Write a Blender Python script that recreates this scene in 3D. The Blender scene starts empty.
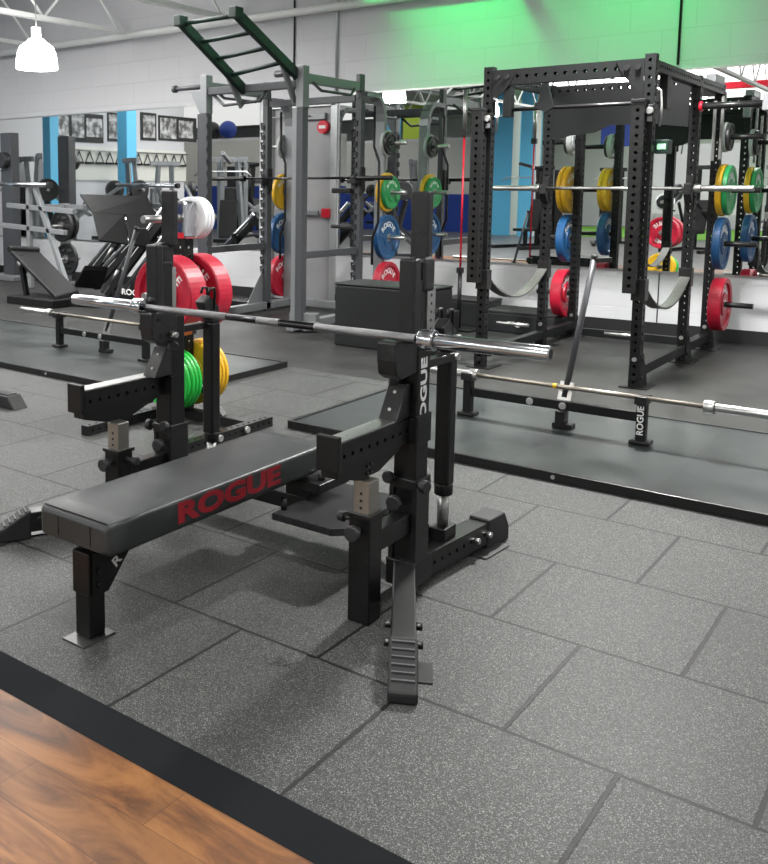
import bpy, bmesh, math, random
from mathutils import Vector, Matrix, Euler
random.seed(7)
SC = bpy.context.scene
COL = SC.collection
PI = math.pi
R = math.radians
V = Vector

# ------------------------------------------------------------------ camera
CAM_H = 1.475
YAW, PIT, ROL = R(-39.2131), R(6.653), R(0.149)
FPX, CX, CY = 923.33, 236.72, 296.66
fwd = V((math.sin(YAW)*math.cos(PIT), math.cos(YAW)*math.cos(PIT), -math.sin(PIT)))
right = V((math.cos(YAW), -math.sin(YAW), 0))
up = right.cross(fwd)
c_, s_ = math.cos(ROL), math.sin(ROL)
cr = right*c_ + up*s_
cu = -right*s_ + up*c_
cam_d = bpy.data.cameras.new('camera')
cam = bpy.data.objects.new('camera', cam_d)
COL.objects.link(cam)
cam.matrix_world = Matrix(((cr.x, cu.x, -fwd.x, 0), (cr.y, cu.y, -fwd.y, 0), (cr.z, cu.z, -fwd.z, CAM_H), (0, 0, 0, 1)))
cam_d.sensor_fit = 'VERTICAL'
cam_d.sensor_height = 36
cam_d.lens = FPX*36/864
cam_d.shift_x = (384-CX)/864
cam_d.shift_y = (CY-432)/864
cam_d.clip_start = 0.05
cam_d.clip_end = 200
cam_d.dof.use_dof = True
cam_d.dof.focus_distance = 3.4
cam_d.dof.aperture_fstop = 14
SC.camera = cam

def at(u, v, y=None, x=None, z=None):
    """point seen in direction (u, v) on the wall plane y / side plane x / level z (measuring aid)"""
    d = cr*((u-CX)/FPX) - cu*((v-CY)/FPX) + fwd
    if y is not None: t = y/d.y
    elif x is not None: t = x/d.x
    else: t = (z-CAM_H)/d.z
    return V((0, 0, CAM_H)) + d*t

# ------------------------------------------------------------------ mesh builder
class MB:
    def __init__(s): s.bm = bmesh.new()
    def face(s, pts):
        vs = [s.bm.verts.new(p) for p in pts]
        return s.bm.faces.new(vs)
    def obox(s, c, size, rot=None):
        hx, hy, hz = size[0]/2, size[1]/2, size[2]/2
        M = rot.to_3x3() if rot is not None else Matrix.Identity(3)
        vs = []
        for z in (-hz, hz):
            for x, y in ((-hx, -hy), (hx, -hy), (hx, hy), (-hx, hy)):
                vs.append(s.bm.verts.new(V(c) + M @ V((x, y, z))))
        for f in ((3,2,1,0), (4,5,6,7), (0,1,5,4), (1,2,6,5), (2,3,7,6), (3,0,4,7)):
            s.bm.faces.new([vs[i] for i in f])
        return s
    def box(s, x0, x1, y0, y1, z0, z1):
        return s.obox(((x0+x1)/2, (y0+y1)/2, (z0+z1)/2), (abs(x1-x0), abs(y1-y0), abs(z1-z0)))
    def bar(s, p, q, w, h, upv=(0, 0, 1)):
        """box section beam from p to q, w across, h along upv"""
        p, q = V(p), V(q)
        d = (q-p); L = d.length; d.normalize()
        u = V(upv)
        side = d.cross(u)
        if side.length < 1e-4: side = d.cross(V((0, 1, 0)))
        side.normalize(); u2 = side.cross(d)
        M = Matrix((side, d, u2)).transposed()
        return s.obox((p+q)/2, (w, L, h), M)
    def cyl(s, p, q, r, n=16, r2=None, caps=True):
        p, q = V(p), V(q); d = (q-p).normalized()
        a = d.orthogonal().normalized(); b = d.cross(a)
        r2 = r if r2 is None else r2
        A = [s.bm.verts.new(p + (a*math.cos(2*PI*i/n) + b*math.sin(2*PI*i/n))*r) for i in range(n)]
        B = [s.bm.verts.new(q + (a*math.cos(2*PI*i/n) + b*math.sin(2*PI*i/n))*r2) for i in range(n)]
        for i in range(n):
            f = s.bm.faces.new((A[i], A[(i+1) % n], B[(i+1) % n], B[i])); f.smooth = True
        if caps:
            s.bm.faces.new(A[::-1]); s.bm.faces.new(B)
        return s
    def path(s, pts, r, n=10):
        pts = [V(p) for p in pts]; rings = []
        prev = None
        for i, p in enumerate(pts):
            d = ((pts[min(i+1, len(pts)-1)]-p).normalized() + (p-pts[max(i-1, 0)]).normalized()).normalized()
            if prev is None: a = d.orthogonal().normalized()
            else: a = (prev - d*prev.dot(d)).normalized()
            prev = a; b = d.cross(a)
            rings.append([s.bm.verts.new(p + (a*math.cos(2*PI*k/n) + b*math.sin(2*PI*k/n))*r) for k in range(n)])
        for A, B in zip(rings, rings[1:]):
            for k in range(n):
                f = s.bm.faces.new((A[k], A[(k+1) % n], B[(k+1) % n], B[k])); f.smooth = True
        s.bm.faces.new(rings[0][::-1]); s.bm.faces.new(rings[-1])
        return s
    def lathe(s, prof, c, ax, n=40):
        """prof: list of (radius, along); closed loop profile"""
        c, d = V(c), V(ax).normalized()
        a = d.orthogonal().normalized(); b = d.cross(a)
        rings = []
        for i in range(n):
            t = 2*PI*i/n; e = a*math.cos(t) + b*math.sin(t)
            rings.append([s.bm.verts.new(c + e*max(r, 1e-4) + d*h) for r, h in prof])
        m = len(prof)
        for i in range(n):
            A, B = rings[i], rings[(i+1) % n]
            for k in range(m):
                k2 = (k+1) % m
                f = s.bm.faces.new((A[k], A[k2], B[k2], B[k])); f.smooth = False
        return s
    def prism(s, pts, ex):
        """polygon pts (3D) extruded by vector ex"""
        ex = V(ex)
        A = [s.bm.verts.new(V(p)) for p in pts]; B = [s.bm.verts.new(V(p)+ex) for p in pts]
        s.bm.faces.new(A[::-1]); s.bm.faces.new(B)
        n = len(pts)
        for i in range(n): s.bm.faces.new((A[i], A[(i+1) % n], B[(i+1) % n], B[i]))
        return s
    def strip(s, o, l, w, nrm, L, W, pitch, r, margin=0.0, depth=0.005):
        """flat strip with a row of round holes. o = corner, l / w unit vectors along length and width"""
        o, l, w, nrm = V(o), V(l), V(w), V(nrm)
        def q(a, b): return o + l*a + w*b
        def quad(ps):
            f = s.face(ps)
            f.normal_update()
            if f.normal.dot(nrm) < 0: f.normal_flip()
        k = max(1, int((L-2*margin)/pitch)); m = (L-k*pitch)/2
        if m > 1e-4:
            quad([q(0, 0), q(m, 0), q(m, W), q(0, W)]); quad([q(L-m, 0), q(L, 0), q(L, W), q(L-m, W)])
        for i in range(k):
            a0 = m+i*pitch; a1 = a0+pitch; ca = (a0+a1)/2; cb = W/2
            O = [(ca+r*math.cos(PI/8+j*PI/4), cb+r*math.sin(PI/8+j*PI/4)) for j in range(8)]
            C = [(a1, W), (a0, W), (a0, 0), (a1, 0)]
            for j in range(4):
                quad([q(*C[j]), q(*O[2*j]), q(*O[2*j+1])])
                c2 = C[(j+1) % 4]
                quad([q(*C[j]), q(*c2), q(*O[(2*j+2) % 8]), q(*O[2*j+1])])
            for j in range(8):
                A, B = q(*O[j]), q(*O[(j+1) % 8])
                s.face([A, B, B-nrm*depth, A-nrm*depth])
        return s
    def perf(s, x0, x1, y0, y1, z0, z1, axis='z', pitch=0.0605, r=0.0135):
        """hollow square tube with holes in all four sides, running along axis"""
        lo = V((x0, y0, z0)); hi = V((x1, y1, z1)); E = {'x': 0, 'y': 1, 'z': 2}[axis]
        u = [V((1,0,0)), V((0,1,0)), V((0,0,1))]; o = [i for i in range(3) if i != E]
        L = hi[E]-lo[E]
        for k in range(2):
            a, b = o[k], o[1-k]     # width along a, normal along b
            W = hi[a]-lo[a]
            s.strip(lo.copy(), u[E], u[a], -u[b], L, W, pitch, r)
            p = lo.copy(); p[b] = hi[b]
            s.strip(p, u[E], u[a], u[b], L, W, pitch, r)
        for e in (lo[E], hi[E]):
            ps = []
            for i, j in ((0,0), (1,0), (1,1), (0,1)):
                p = V((0,0,0)); p[E] = e; p[o[0]] = (lo, hi)[i][o[0]]; p[o[1]] = (lo, hi)[j][o[1]]; ps.append(p)
            s.face(ps)
        return s
    def xform(s, M):
        s.bm.transform(M); return s
    def build(s, name, mat, parent=None, bevel=0.0, seg=2, recalc=False, smooth=False):
        me = bpy.data.meshes.new(name)
        if recalc: bmesh.ops.recalc_face_normals(s.bm, faces=s.bm.faces)
        if parent is not None:
            off = V((0, 0, 0)); p = parent
            while p is not None: off += p.location; p = p.parent
            bmesh.ops.translate(s.bm, verts=s.bm.verts, vec=-off)
        if smooth:
            for f in s.bm.faces: f.smooth = True
        s.bm.to_mesh(me); s.bm.free()
        me.materials.append(mat)
        o = bpy.data.objects.new(name, me); COL.objects.link(o)
        if parent is not None: o.parent = parent
        if bevel:
            b = o.modifiers.new('bevel', 'BEVEL'); b.width = bevel; b.segments = seg; b.limit_method = 'ANGLE'; b.angle_limit = R(40)
            b.harden_normals = False
        return o

def tag(o, label=None, cat=None, group=None, kind=None):
    if label: o['label'] = label
    if cat: o['category'] = cat
    if group: o['group'] = group
    if kind: o['kind'] = kind
    return o
def thing(name, label, cat, loc=(0, 0, 0), group=None):
    o = bpy.data.objects.new(name, None); COL.objects.link(o)
    o.location = loc; o.empty_display_size = 0.1
    return tag(o, label, cat, group)
def kids(o): return [c for c in bpy.data.objects if c.parent == o]
def copy_tree(o, parent=None):
    c = o.copy(); COL.objects.link(c)
    if parent is not None: c.parent = parent
    for ch in kids(o): copy_tree(ch, c)
    return c
def dup(o, loc, label, group=None, rz=None):
    c = copy_tree(o); c.location = loc; c['label'] = label
    if group: c['group'] = group
    if rz is not None: c.rotation_euler[2] = rz
    return c

# ------------------------------------------------------------------ materials
def mat(name, col, rough=0.5, metal=0.0, noise=None, bump=None, emit=None, spec=None, var=None, coat=0.0):
    m = bpy.data.materials.new(name); m.use_nodes = True
    nt = m.node_tree; b = nt.nodes['Principled BSDF']
    b.inputs['Base Color'].default_value = (*col, 1)
    b.inputs['Roughness'].default_value = rough
    b.inputs['Metallic'].default_value = metal
    if spec is not None: b.inputs['Specular IOR Level'].default_value = spec
    if coat: b.inputs['Coat Weight'].default_value = coat
    if emit: b.inputs['Emission Color'].default_value = (*emit[0], 1); b.inputs['Emission Strength'].default_value = emit[1]
    tc = nt.nodes.new('ShaderNodeTexCoord')
    if var:     # (scale, colour2, contrast) surface wear
        n = nt.nodes.new('ShaderNodeTexNoise'); n.inputs['Scale'].default_value = var[0]; n.inputs['Detail'].default_value = 6
        r = nt.nodes.new('ShaderNodeValToRGB'); r.color_ramp.elements[0].position = var[2]; r.color_ramp.elements[1].position = min(1, var[2]+0.3)
        r.color_ramp.elements[0].color = (*col, 1); r.color_ramp.elements[1].color = (*var[1], 1)
        nt.links.new(tc.outputs['Object'], n.inputs['Vector']); nt.links.new(n.outputs['Fac'], r.inputs['Fac']); nt.links.new(r.outputs['Color'], b.inputs['Base Color'])
    if noise:   # roughness variation
        n = nt.nodes.new('ShaderNodeTexNoise'); n.inputs['Scale'].default_value = noise[0]
        mr = nt.nodes.new('ShaderNodeMapRange'); mr.inputs['To Min'].default_value = rough-noise[1]; mr.inputs['To Max'].default_value = rough+noise[1]
        nt.links.new(tc.outputs['Object'], n.inputs['Vector']); nt.links.new(n.outputs['Fac'], mr.inputs['Value']); nt.links.new(mr.outputs['Result'], b.inputs['Roughness'])
    if bump:    # (scale, strength)
        n = nt.nodes.new('ShaderNodeTexNoise'); n.inputs['Scale'].default_value = bump[0]; n.inputs['Detail'].default_value = 4
        bp = nt.nodes.new('ShaderNodeBump'); bp.inputs['Strength'].default_value = bump[1]; bp.inputs['Distance'].default_value = 0.01
        nt.links.new(tc.outputs['Object'], n.inputs['Vector']); nt.links.new(n.outputs['Fac'], bp.inputs['Height']); nt.links.new(bp.outputs['Normal'], b.inputs['Normal'])
    return m

M = {}
M['black'] = mat('black_powder_coat', (0.006, 0.0062, 0.0065), 0.34, noise=(6, 0.1), var=(26, (0.022, 0.022, 0.023), 0.62), spec=0.35)
M['black2'] = mat('black_satin_steel', (0.009, 0.009, 0.0095), 0.36, noise=(5, 0.1), var=(18, (0.035, 0.035, 0.035), 0.68), spec=0.4)
M['rackblk'] = mat('charcoal_rack_steel', (0.006, 0.0066, 0.007), 0.42, noise=(3, 0.08), spec=0.28)
M['plastic'] = mat('black_scuffed_plastic', (0.008, 0.008, 0.009), 0.36, noise=(14, 0.14), var=(22, (0.035, 0.035, 0.037), 0.60), bump=(90, 0.1))
M['rubber'] = mat('black_rubber', (0.01, 0.01, 0.011), 0.6)
M['knob'] = mat('black_knob_plastic', (0.018, 0.018, 0.02), 0.5)
M['chrome'] = mat('polished_chrome', (0.62, 0.63, 0.66), 0.14, 1.0, noise=(30, 0.05))
M['steel'] = mat('brushed_steel', (0.5, 0.5, 0.49), 0.33, 1.0, noise=(40, 0.12))
M['dull'] = mat('dull_galvanised_plate', (0.12, 0.12, 0.12), 0.35, 0.8)
M['zinc'] = mat('zinc_tube', (0.36, 0.345, 0.31), 0.34, 0.9, noise=(25, 0.1))
M['knurl'] = mat('knurled_steel', (0.3, 0.3, 0.31), 0.4, 1.0, bump=(900, 0.5))
M['darkshaft'] = mat('smooth_dark_shaft', (0.06, 0.06, 0.065), 0.2, 1.0)
M['oldshaft'] = mat('worn_shaft', (0.33, 0.3, 0.26), 0.38, 1.0, noise=(30, 0.12))
M['bolt'] = mat('zinc_bolt', (0.7, 0.7, 0.7), 0.3, 1.0)
M['vinyl'] = mat('grey_bench_vinyl', (0.022, 0.026, 0.027), 0.42, noise=(7, 0.07), bump=(160, 0.12), var=(5, (0.045, 0.05, 0.052), 0.5))
M['redpaint'] = mat('red_lettering', (0.26, 0.006, 0.014), 0.6)
M['white'] = mat('white_lettering', (0.75, 0.75, 0.75), 0.5)
M['greyrack'] = mat('slate_grey_paint', (0.055, 0.058, 0.065), 0.4, noise=(3, 0.06))
M['silver'] = mat('silver_paint', (0.23, 0.24, 0.25), 0.38, 0.35, noise=(4, 0.08))
M['greenpaint'] = mat('dark_green_paint', (0.006, 0.022, 0.016), 0.4)
M['red'] = mat('red_bumper_rubber', (0.42, 0.008, 0.03), 0.42, noise=(9, 0.08), var=(14, (0.5, 0.02, 0.05), 0.5))
M['yellow'] = mat('yellow_bumper_rubber', (0.72, 0.42, 0.015), 0.45, noise=(9, 0.08))
M['green'] = mat('green_bumper_rubber', (0.01, 0.42, 0.045), 0.4, noise=(9, 0.08))
M['dgreen'] = mat('deep_green_bumper_rubber', (0.02, 0.28, 0.08), 0.42, noise=(9, 0.08))
M['blue'] = mat('blue_bumper_rubber', (0.012, 0.075, 0.2), 0.42, noise=(9, 0.08))
M['whitepl'] = mat('white_plate_rubber', (0.82, 0.83, 0.86), 0.4)
M['greypl'] = mat('pale_grey_plate', (0.42, 0.45, 0.44), 0.45)
M['blackpl'] = mat('black_iron_plate', (0.02, 0.02, 0.021), 0.38, noise=(12, 0.1))
M['concrete'] = mat('white_plate_paint', (0.55, 0.55, 0.55), 0.6)
M['strap'] = mat('nylon_strap', (0.085, 0.088, 0.08), 0.6, bump=(220, 0.2))
M['blacksoft'] = mat('black_coated_foam', (0.008, 0.0095, 0.0105), 0.5, noise=(3, 0.08), bump=(30, 0.08))
M['upholst'] = mat('black_upholstery', (0.006, 0.006, 0.0065), 0.55, spec=0.3, bump=(60, 0.08))
M['mirror'] = mat('mirror_silvering', (0.86, 0.88, 0.88), 0.0, 1.0)
M['doorgrey'] = mat('grey_door_paint', (0.3, 0.3, 0.31), 0.45, noise=(2, 0.05))
M['doorframe'] = mat('aluminium_frame', (0.5, 0.52, 0.53), 0.35, 0.4)
M['redlamp'] = mat('red_alarm_plastic', (0.6, 0.01, 0.03), 0.35)
M['joist'] = mat('white_painted_steel', (0.8, 0.81, 0.8), 0.5)
M['deck'] = mat('grey_roof_deck', (0.42, 0.43, 0.43), 0.7)
M['orange'] = mat('orange_plastic', (0.7, 0.16, 0.03), 0.4)
M['tread'] = mat('rubber_tread', (0.045, 0.045, 0.048), .5)
M['bluepanel'] = mat('royal_blue_paint', (0.02, 0.06, 0.33), 0.5)
M['cream'] = mat('cream_wall_paint', (0.68, 0.68, 0.63), 0.6)
M['skyblue'] = mat('sky_blue_paint', (0.12, 0.5, 0.78), 0.5)
M['lime'] = mat('lime_green_paint', (0.45, 0.6, 0.05), 0.5)
M['turf'] = mat('green_turf', (0.13, 0.33, 0.035), 0.9, bump=(300, 0.3))
M['photo'] = mat('monochrome_print', (0.1, 0.1, 0.1), 0.5, var=(7, (0.75, 0.75, 0.75), 0.4))
M['black_board'] = mat('black_picture_mount', (0.02, 0.02, 0.02), 0.5)
M['bulb'] = mat('lamp_glass_lit', (1, 1, 1), 0.4, emit=((1, 0.98, 0.95), 16))
M['gled'] = mat('green_led_strip', (0.1, 1, 0.3), 0.4, emit=((0.05, 1.0, 0.25), 30))

# --- floor rubber: half-bond square tiles with speckle
def N(nt, t, **kw):
    n = nt.nodes.new(t)
    for k, v in kw.items():
        if k in n.inputs: n.inputs[k].default_value = v
        else: setattr(n, k, v)
    return n
def rubber_floor():
    m = bpy.data.materials.new('speckled_rubber_tiles'); m.use_nodes = True; nt = m.node_tree; L = nt.links.new
    b = nt.nodes['Principled BSDF']; tc = N(nt, 'ShaderNodeTexCoord')
    mp = N(nt, 'ShaderNodeMapping'); mp.inputs['Location'].default_value = (0.933+0.615*20.5, -2.315+0.615*10, 0)
    L(tc.outputs['Object'], mp.inputs['Vector'])
    nz = N(nt, 'ShaderNodeTexNoise', Scale=45.0); L(tc.outputs['Object'], nz.inputs['Vector'])
    vm = N(nt, 'ShaderNodeVectorMath', operation='MULTIPLY_ADD'); vm.inputs[1].default_value = (0.009, 0.009, 0); L(nz.outputs['Color'], vm.inputs[0]); L(mp.outputs['Vector'], vm.inputs[2])
    br = N(nt, 'ShaderNodeTexBrick'); br.offset = 0.5; br.offset_frequency = 2; br.squash = 1
    br.inputs['Scale'].default_value = 1; br.inputs['Brick Width'].default_value = 0.615; br.inputs['Row Height'].default_value = 0.615
    br.inputs['Mortar Size'].default_value = 0.0075; br.inputs['Mortar Smooth'].default_value = 0.25
    br.inputs['Color1'].default_value = (0.9, 0.9, 0.9, 1); br.inputs['Color2'].default_value = (1.08, 1.08, 1.08, 1); br.inputs['Mortar'].default_value = (0.1, 0.1, 0.1, 1)
    L(vm.outputs['Vector'], br.inputs['Vector'])
    # speckle
    v = N(nt, 'ShaderNodeTexVoronoi', Scale=430.0); L(tc.outputs['Object'], v.inputs['Vector'])
    r1 = N(nt, 'ShaderNodeSeparateColor'); L(v.outputs['Color'], r1.inputs['Color'])
    cr1 = N(nt, 'ShaderNodeValToRGB'); e = cr1.color_ramp.elements
    e[0].position = 0.0; e[0].color = (0.015, 0.016, 0.016, 1); e[1].position = 1.0; e[1].color = (0.27, 0.275, 0.265, 1)
    k = cr1.color_ramp.elements.new(0.55); k.color = (0.037, 0.039, 0.038, 1)
    k = cr1.color_ramp.elements.new(0.85); k.color = (0.083, 0.086, 0.083, 1)
    L(r1.outputs['Red'], cr1.inputs['Fac'])
    n2 = N(nt, 'ShaderNodeTexNoise', Scale=1.3, Detail=5.0); L(tc.outputs['Object'], n2.inputs['Vector'])
    mr = N(nt, 'ShaderNodeMapRange'); mr.inputs['From Min'].default_value = 0.3; mr.inputs['From Max'].default_value = 0.7; mr.inputs['To Min'].default_value = 0.82; mr.inputs['To Max'].default_value = 1.15
    L(n2.outputs['Fac'], mr.inputs['Value'])
    mx = N(nt, 'ShaderNodeMix', data_type='RGBA', blend_type='MULTIPLY'); mx.inputs[0].default_value = 1
    L(cr1.outputs['Color'], mx.inputs[6]); L(br.outputs['Color'], mx.inputs[7])
    mx2 = N(nt, 'ShaderNodeVectorMath', operation='SCALE'); L(mx.outputs[2], mx2.inputs[0]); L(mr.outputs['Result'], mx2.inputs['Scale'])
    L(mx2.outputs['Vector'], b.inputs['Base Color'])
    b.inputs['Specular IOR Level'].default_value = 0.35
    mrr = N(nt, 'ShaderNodeMapRange'); mrr.inputs['To Min'].default_value = 0.40; mrr.inputs['To Max'].default_value = 0.62
    L(n2.outputs['Fac'], mrr.inputs['Value']); L(mrr.outputs['Result'], b.inputs['Roughness'])
    bp = N(nt, 'ShaderNodeBump'); bp.inputs['Strength'].default_value = 0.35; bp.inputs['Distance'].default_value = 0.002
    ad = N(nt, 'ShaderNodeMath', operation='MULTIPLY_ADD'); ad.inputs[1].default_value = -3.0; L(br.outputs['Fac'], ad.inputs[0]); L(r1.outputs['Red'], ad.inputs[2])
    L(ad.outputs[0], bp.inputs['Height']); L(bp.outputs['Normal'], b.inputs['Normal'])
    return m
M['floor'] = rubber_floor()
M['floor2'] = mat('plain_grey_rubber', (0.12, 0.12, 0.12), 0.4, noise=(2, 0.1))

def wood_floor():
    m = bpy.data.materials.new('orange_brown_wood_planks'); m.use_nodes = True; nt = m.node_tree; L = nt.links.new
    b = nt.nodes['Principled BSDF']; tc = N(nt, 'ShaderNodeTexCoord')
    mp = N(nt, 'ShaderNodeMapping'); mp.inputs['Location'].default_value = (20.35, 20.02, 0); L(tc.outputs['Object'], mp.inputs['Vector'])
    br = N(nt, 'ShaderNodeTexBrick'); br.offset = 0.37; br.offset_frequency = 2
    br.inputs['Scale'].default_value = 1; br.inputs['Brick Width'].default_value = 1.05; br.inputs['Row Height'].default_value = 0.15
    br.inputs['Mortar Size'].default_value = 0.0012; br.inputs['Mortar Smooth'].default_value = 0.2; br.inputs['Bias'].default_value = 0
    br.inputs['Color1'].default_value = (0.8, 0.78, 0.76, 1); br.inputs['Color2'].default_value = (1.12, 1.12, 1.12, 1); br.inputs['Mortar'].default_value = (0.45, 0.4, 0.38, 1)
    L(mp.outputs['Vector'], br.inputs['Vector'])
    m2 = N(nt, 'ShaderNodeMapping'); m2.inputs['Scale'].default_value = (1.1, 4.2, 1); L(tc.outputs['Object'], m2.inputs['Vector'])
    n = N(nt, 'ShaderNodeTexNoise', Scale=2.0, Detail=9.0, Distortion=0.7, Roughness=0.66); L(m2.outputs['Vector'], n.inputs['Vector'])
    r = N(nt, 'ShaderNodeValToRGB'); e = r.color_ramp.elements
    e[0].position = 0.3; e[0].color = (0.045, 0.016, 0.005, 1); e[1].position = 0.75; e[1].color = (0.36, 0.165, 0.05, 1)
    k = r.color_ramp.elements.new(0.43); k.color = (0.14, 0.052, 0.014, 1)
    k = r.color_ramp.elements.new(0.56); k.color = (0.265, 0.11, 0.032, 1)
    L(n.outputs['Fac'], r.inputs['Fac'])
    mx = N(nt, 'ShaderNodeMix', data_type='RGBA', blend_type='MULTIPLY'); mx.inputs[0].default_value = 1
    L(r.outputs['Color'], mx.inputs[6]); L(br.outputs['Color'], mx.inputs[7]); L(mx.outputs[2], b.inputs['Base Color'])
    b.inputs['Roughness'].default_value = 0.42
    return m
M['wood'] = wood_floor()

def platform_mat(nm='smooth_platform_rubber', w=0.75, h=1.7, ox=0.0, oy=0.0, c1=(0.024, 0.029, 0.029), c2=(0.034, 0.039, 0.038), mo=(0.012, 0.012, 0.012), r0=0.2, r1=0.48):
    m = bpy.data.materials.new(nm); m.use_nodes = True; nt = m.node_tree; L = nt.links.new
    b = nt.nodes['Principled BSDF']; tc = N(nt, 'ShaderNodeTexCoord')
    mp = N(nt, 'ShaderNodeMapping'); mp.inputs['Location'].default_value = (ox, oy, 0); L(tc.outputs['Object'], mp.inputs['Vector'])
    br = N(nt, 'ShaderNodeTexBrick'); br.offset = 0.0
    br.inputs['Scale'].default_value = 1; br.inputs['Brick Width'].default_value = w; br.inputs['Row Height'].default_value = h
    br.inputs['Mortar Size'].default_value = 0.003; br.inputs['Color1'].default_value = (*c1, 1); br.inputs['Color2'].default_value = (*c2, 1); br.inputs['Mortar'].default_value = (*mo, 1)
    L(mp.outputs['Vector'], br.inputs['Vector'])
    n = N(nt, 'ShaderNodeTexNoise', Scale=2.5, Detail=6.0); L(tc.outputs['Object'], n.inputs['Vector'])
    mr = N(nt, 'ShaderNodeMapRange'); mr.inputs['From Min'].default_value = 0.3; mr.inputs['From Max'].default_value = 0.7; mr.inputs['To Min'].default_value = 0.75; mr.inputs['To Max'].default_value = 1.35
    b.inputs['Specular IOR Level'].default_value = 0.3
    L(n.outputs['Fac'], mr.inputs['Value'])
    sc = N(nt, 'ShaderNodeVectorMath', operation='SCALE'); L(br.outputs['Color'], sc.inputs[0]); L(mr.outputs['Result'], sc.inputs['Scale']); L(sc.outputs['Vector'], b.inputs['Base Color'])
    mr2 = N(nt, 'ShaderNodeMapRange'); mr2.inputs['To Min'].default_value = r0; mr2.inputs['To Max'].default_value = r1
    L(n.outputs['Fac'], mr2.inputs['Value']); L(mr2.outputs['Result'], b.inputs['Roughness'])
    return m
SEAM = at(512, 458, z=.045).x+1.375    # deck seam, in the platform's own frame
M['platform'] = platform_mat(ox=75-SEAM, oy=50.2)
M['floor3'] = platform_mat('smooth_dark_floor_tiles', .615, .615, .933+.615*40, -2.315+.615*30, (.021, .0215, .0205), (.026, .0265, .0255), (.008, .008, .008), .36, .6)

def block_wall(name, col, jit=0.05):
    m = bpy.data.materials.new(name); m.use_nodes = True; nt = m.node_tree; L = nt.links.new
    b = nt.nodes['Principled BSDF']; tc = N(nt, 'ShaderNodeTexCoord')
    mp = N(nt, 'ShaderNodeMapping'); mp.inputs['Rotation'].default_value = (R(90), 0, 0); mp.inputs['Location'].default_value = (40, -10.04, 0)
    L(tc.outputs['Object'], mp.inputs['Vector'])
    sx = N(nt, 'ShaderNodeSeparateXYZ'); L(tc.outputs['Object'], sx.inputs[0])
    cx = N(nt, 'ShaderNodeCombineXYZ')
    a = N(nt, 'ShaderNodeMath', operation='ADD'); L(sx.outputs['X'], a.inputs[0]); L(sx.outputs['Y'], a.inputs[1])
    a2 = N(nt, 'ShaderNodeMath', operation='ADD'); L(a.outputs[0], a2.inputs[0]); a2.inputs[1].default_value = 60
    L(a2.outputs[0], cx.inputs['X']); a3 = N(nt, 'ShaderNodeMath', operation='ADD'); L(sx.outputs['Z'], a3.inputs[0]); a3.inputs[1].default_value = 2.22; L(a3.outputs[0], cx.inputs['Y'])
    br = N(nt, 'ShaderNodeTexBrick'); br.inputs['Scale'].default_value = 1; br.inputs['Brick Width'].default_value = 0.62; br.inputs['Row Height'].default_value = 0.31
    br.inputs['Mortar Size'].default_value = 0.004; br.inputs['Mortar Smooth'].default_value = 0.6
    c1 = [x*(1-jit) for x in col]; c2 = [min(1, x*(1+jit)) for x in col]
    br.inputs['Color1'].default_value = (*c1, 1); br.inputs['Color2'].default_value = (*c2, 1); br.inputs['Mortar'].default_value = (*[x*0.88 for x in col], 1)
    L(cx.outputs[0], br.inputs['Vector']); L(br.outputs['Color'], b.inputs['Base Color'])
    n = N(nt, 'ShaderNodeTexNoise', Scale=60.0); L(tc.outputs['Object'], n.inputs['Vector'])
    ad = N(nt, 'ShaderNodeMath', operation='MULTIPLY_ADD'); ad.inputs[1].default_value = -2.0; L(br.outputs['Fac'], ad.inputs[0]); L(n.outputs['Fac'], ad.inputs[2])
    bp = N(nt, 'ShaderNodeBump'); bp.inputs['Strength'].default_value = 0.4; bp.inputs['Distance'].default_value = 0.004
    L(ad.outputs[0], bp.inputs['Height']); L(bp.outputs['Normal'], b.inputs['Normal'])
    b.inputs['Roughness'].default_value = 0.6
    return m
M['wallup'] = block_wall('light_grey_block_wall', (0.56, 0.56, 0.585), 0.012)
M['walllow'] = block_wall('white_block_wall', (0.6, 0.61, 0.63), 0.015)
M['wallside'] = mat('pale_grey_plaster', (0.6, 0.6, 0.62), 0.7)

def diamond_mat():
    m = mat('black_diamond_plate', (0.085, 0.085, 0.09), 0.36, 0.7)
    nt = m.node_tree; b = nt.nodes['Principled BSDF']; tc = N(nt, 'ShaderNodeTexCoord')
    mp = N(nt, 'ShaderNodeMapping'); mp.inputs['Rotation'].default_value = (0, 0, R(45)); nt.links.new(tc.outputs['Object'], mp.inputs['Vector'])
    w = N(nt, 'ShaderNodeTexWave', Scale=30.0); nt.links.new(mp.outputs['Vector'], w.inputs['Vector'])
    bp = N(nt, 'ShaderNodeBump'); bp.inputs['Strength'].default_value = 1.0; bp.inputs['Distance'].default_value = 0.01
    nt.links.new(w.outputs['Fac'], bp.inputs['Height']); nt.links.new(bp.outputs['Normal'], b.inputs['Normal'])
    return m
M['diamond'] = diamond_mat()

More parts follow.
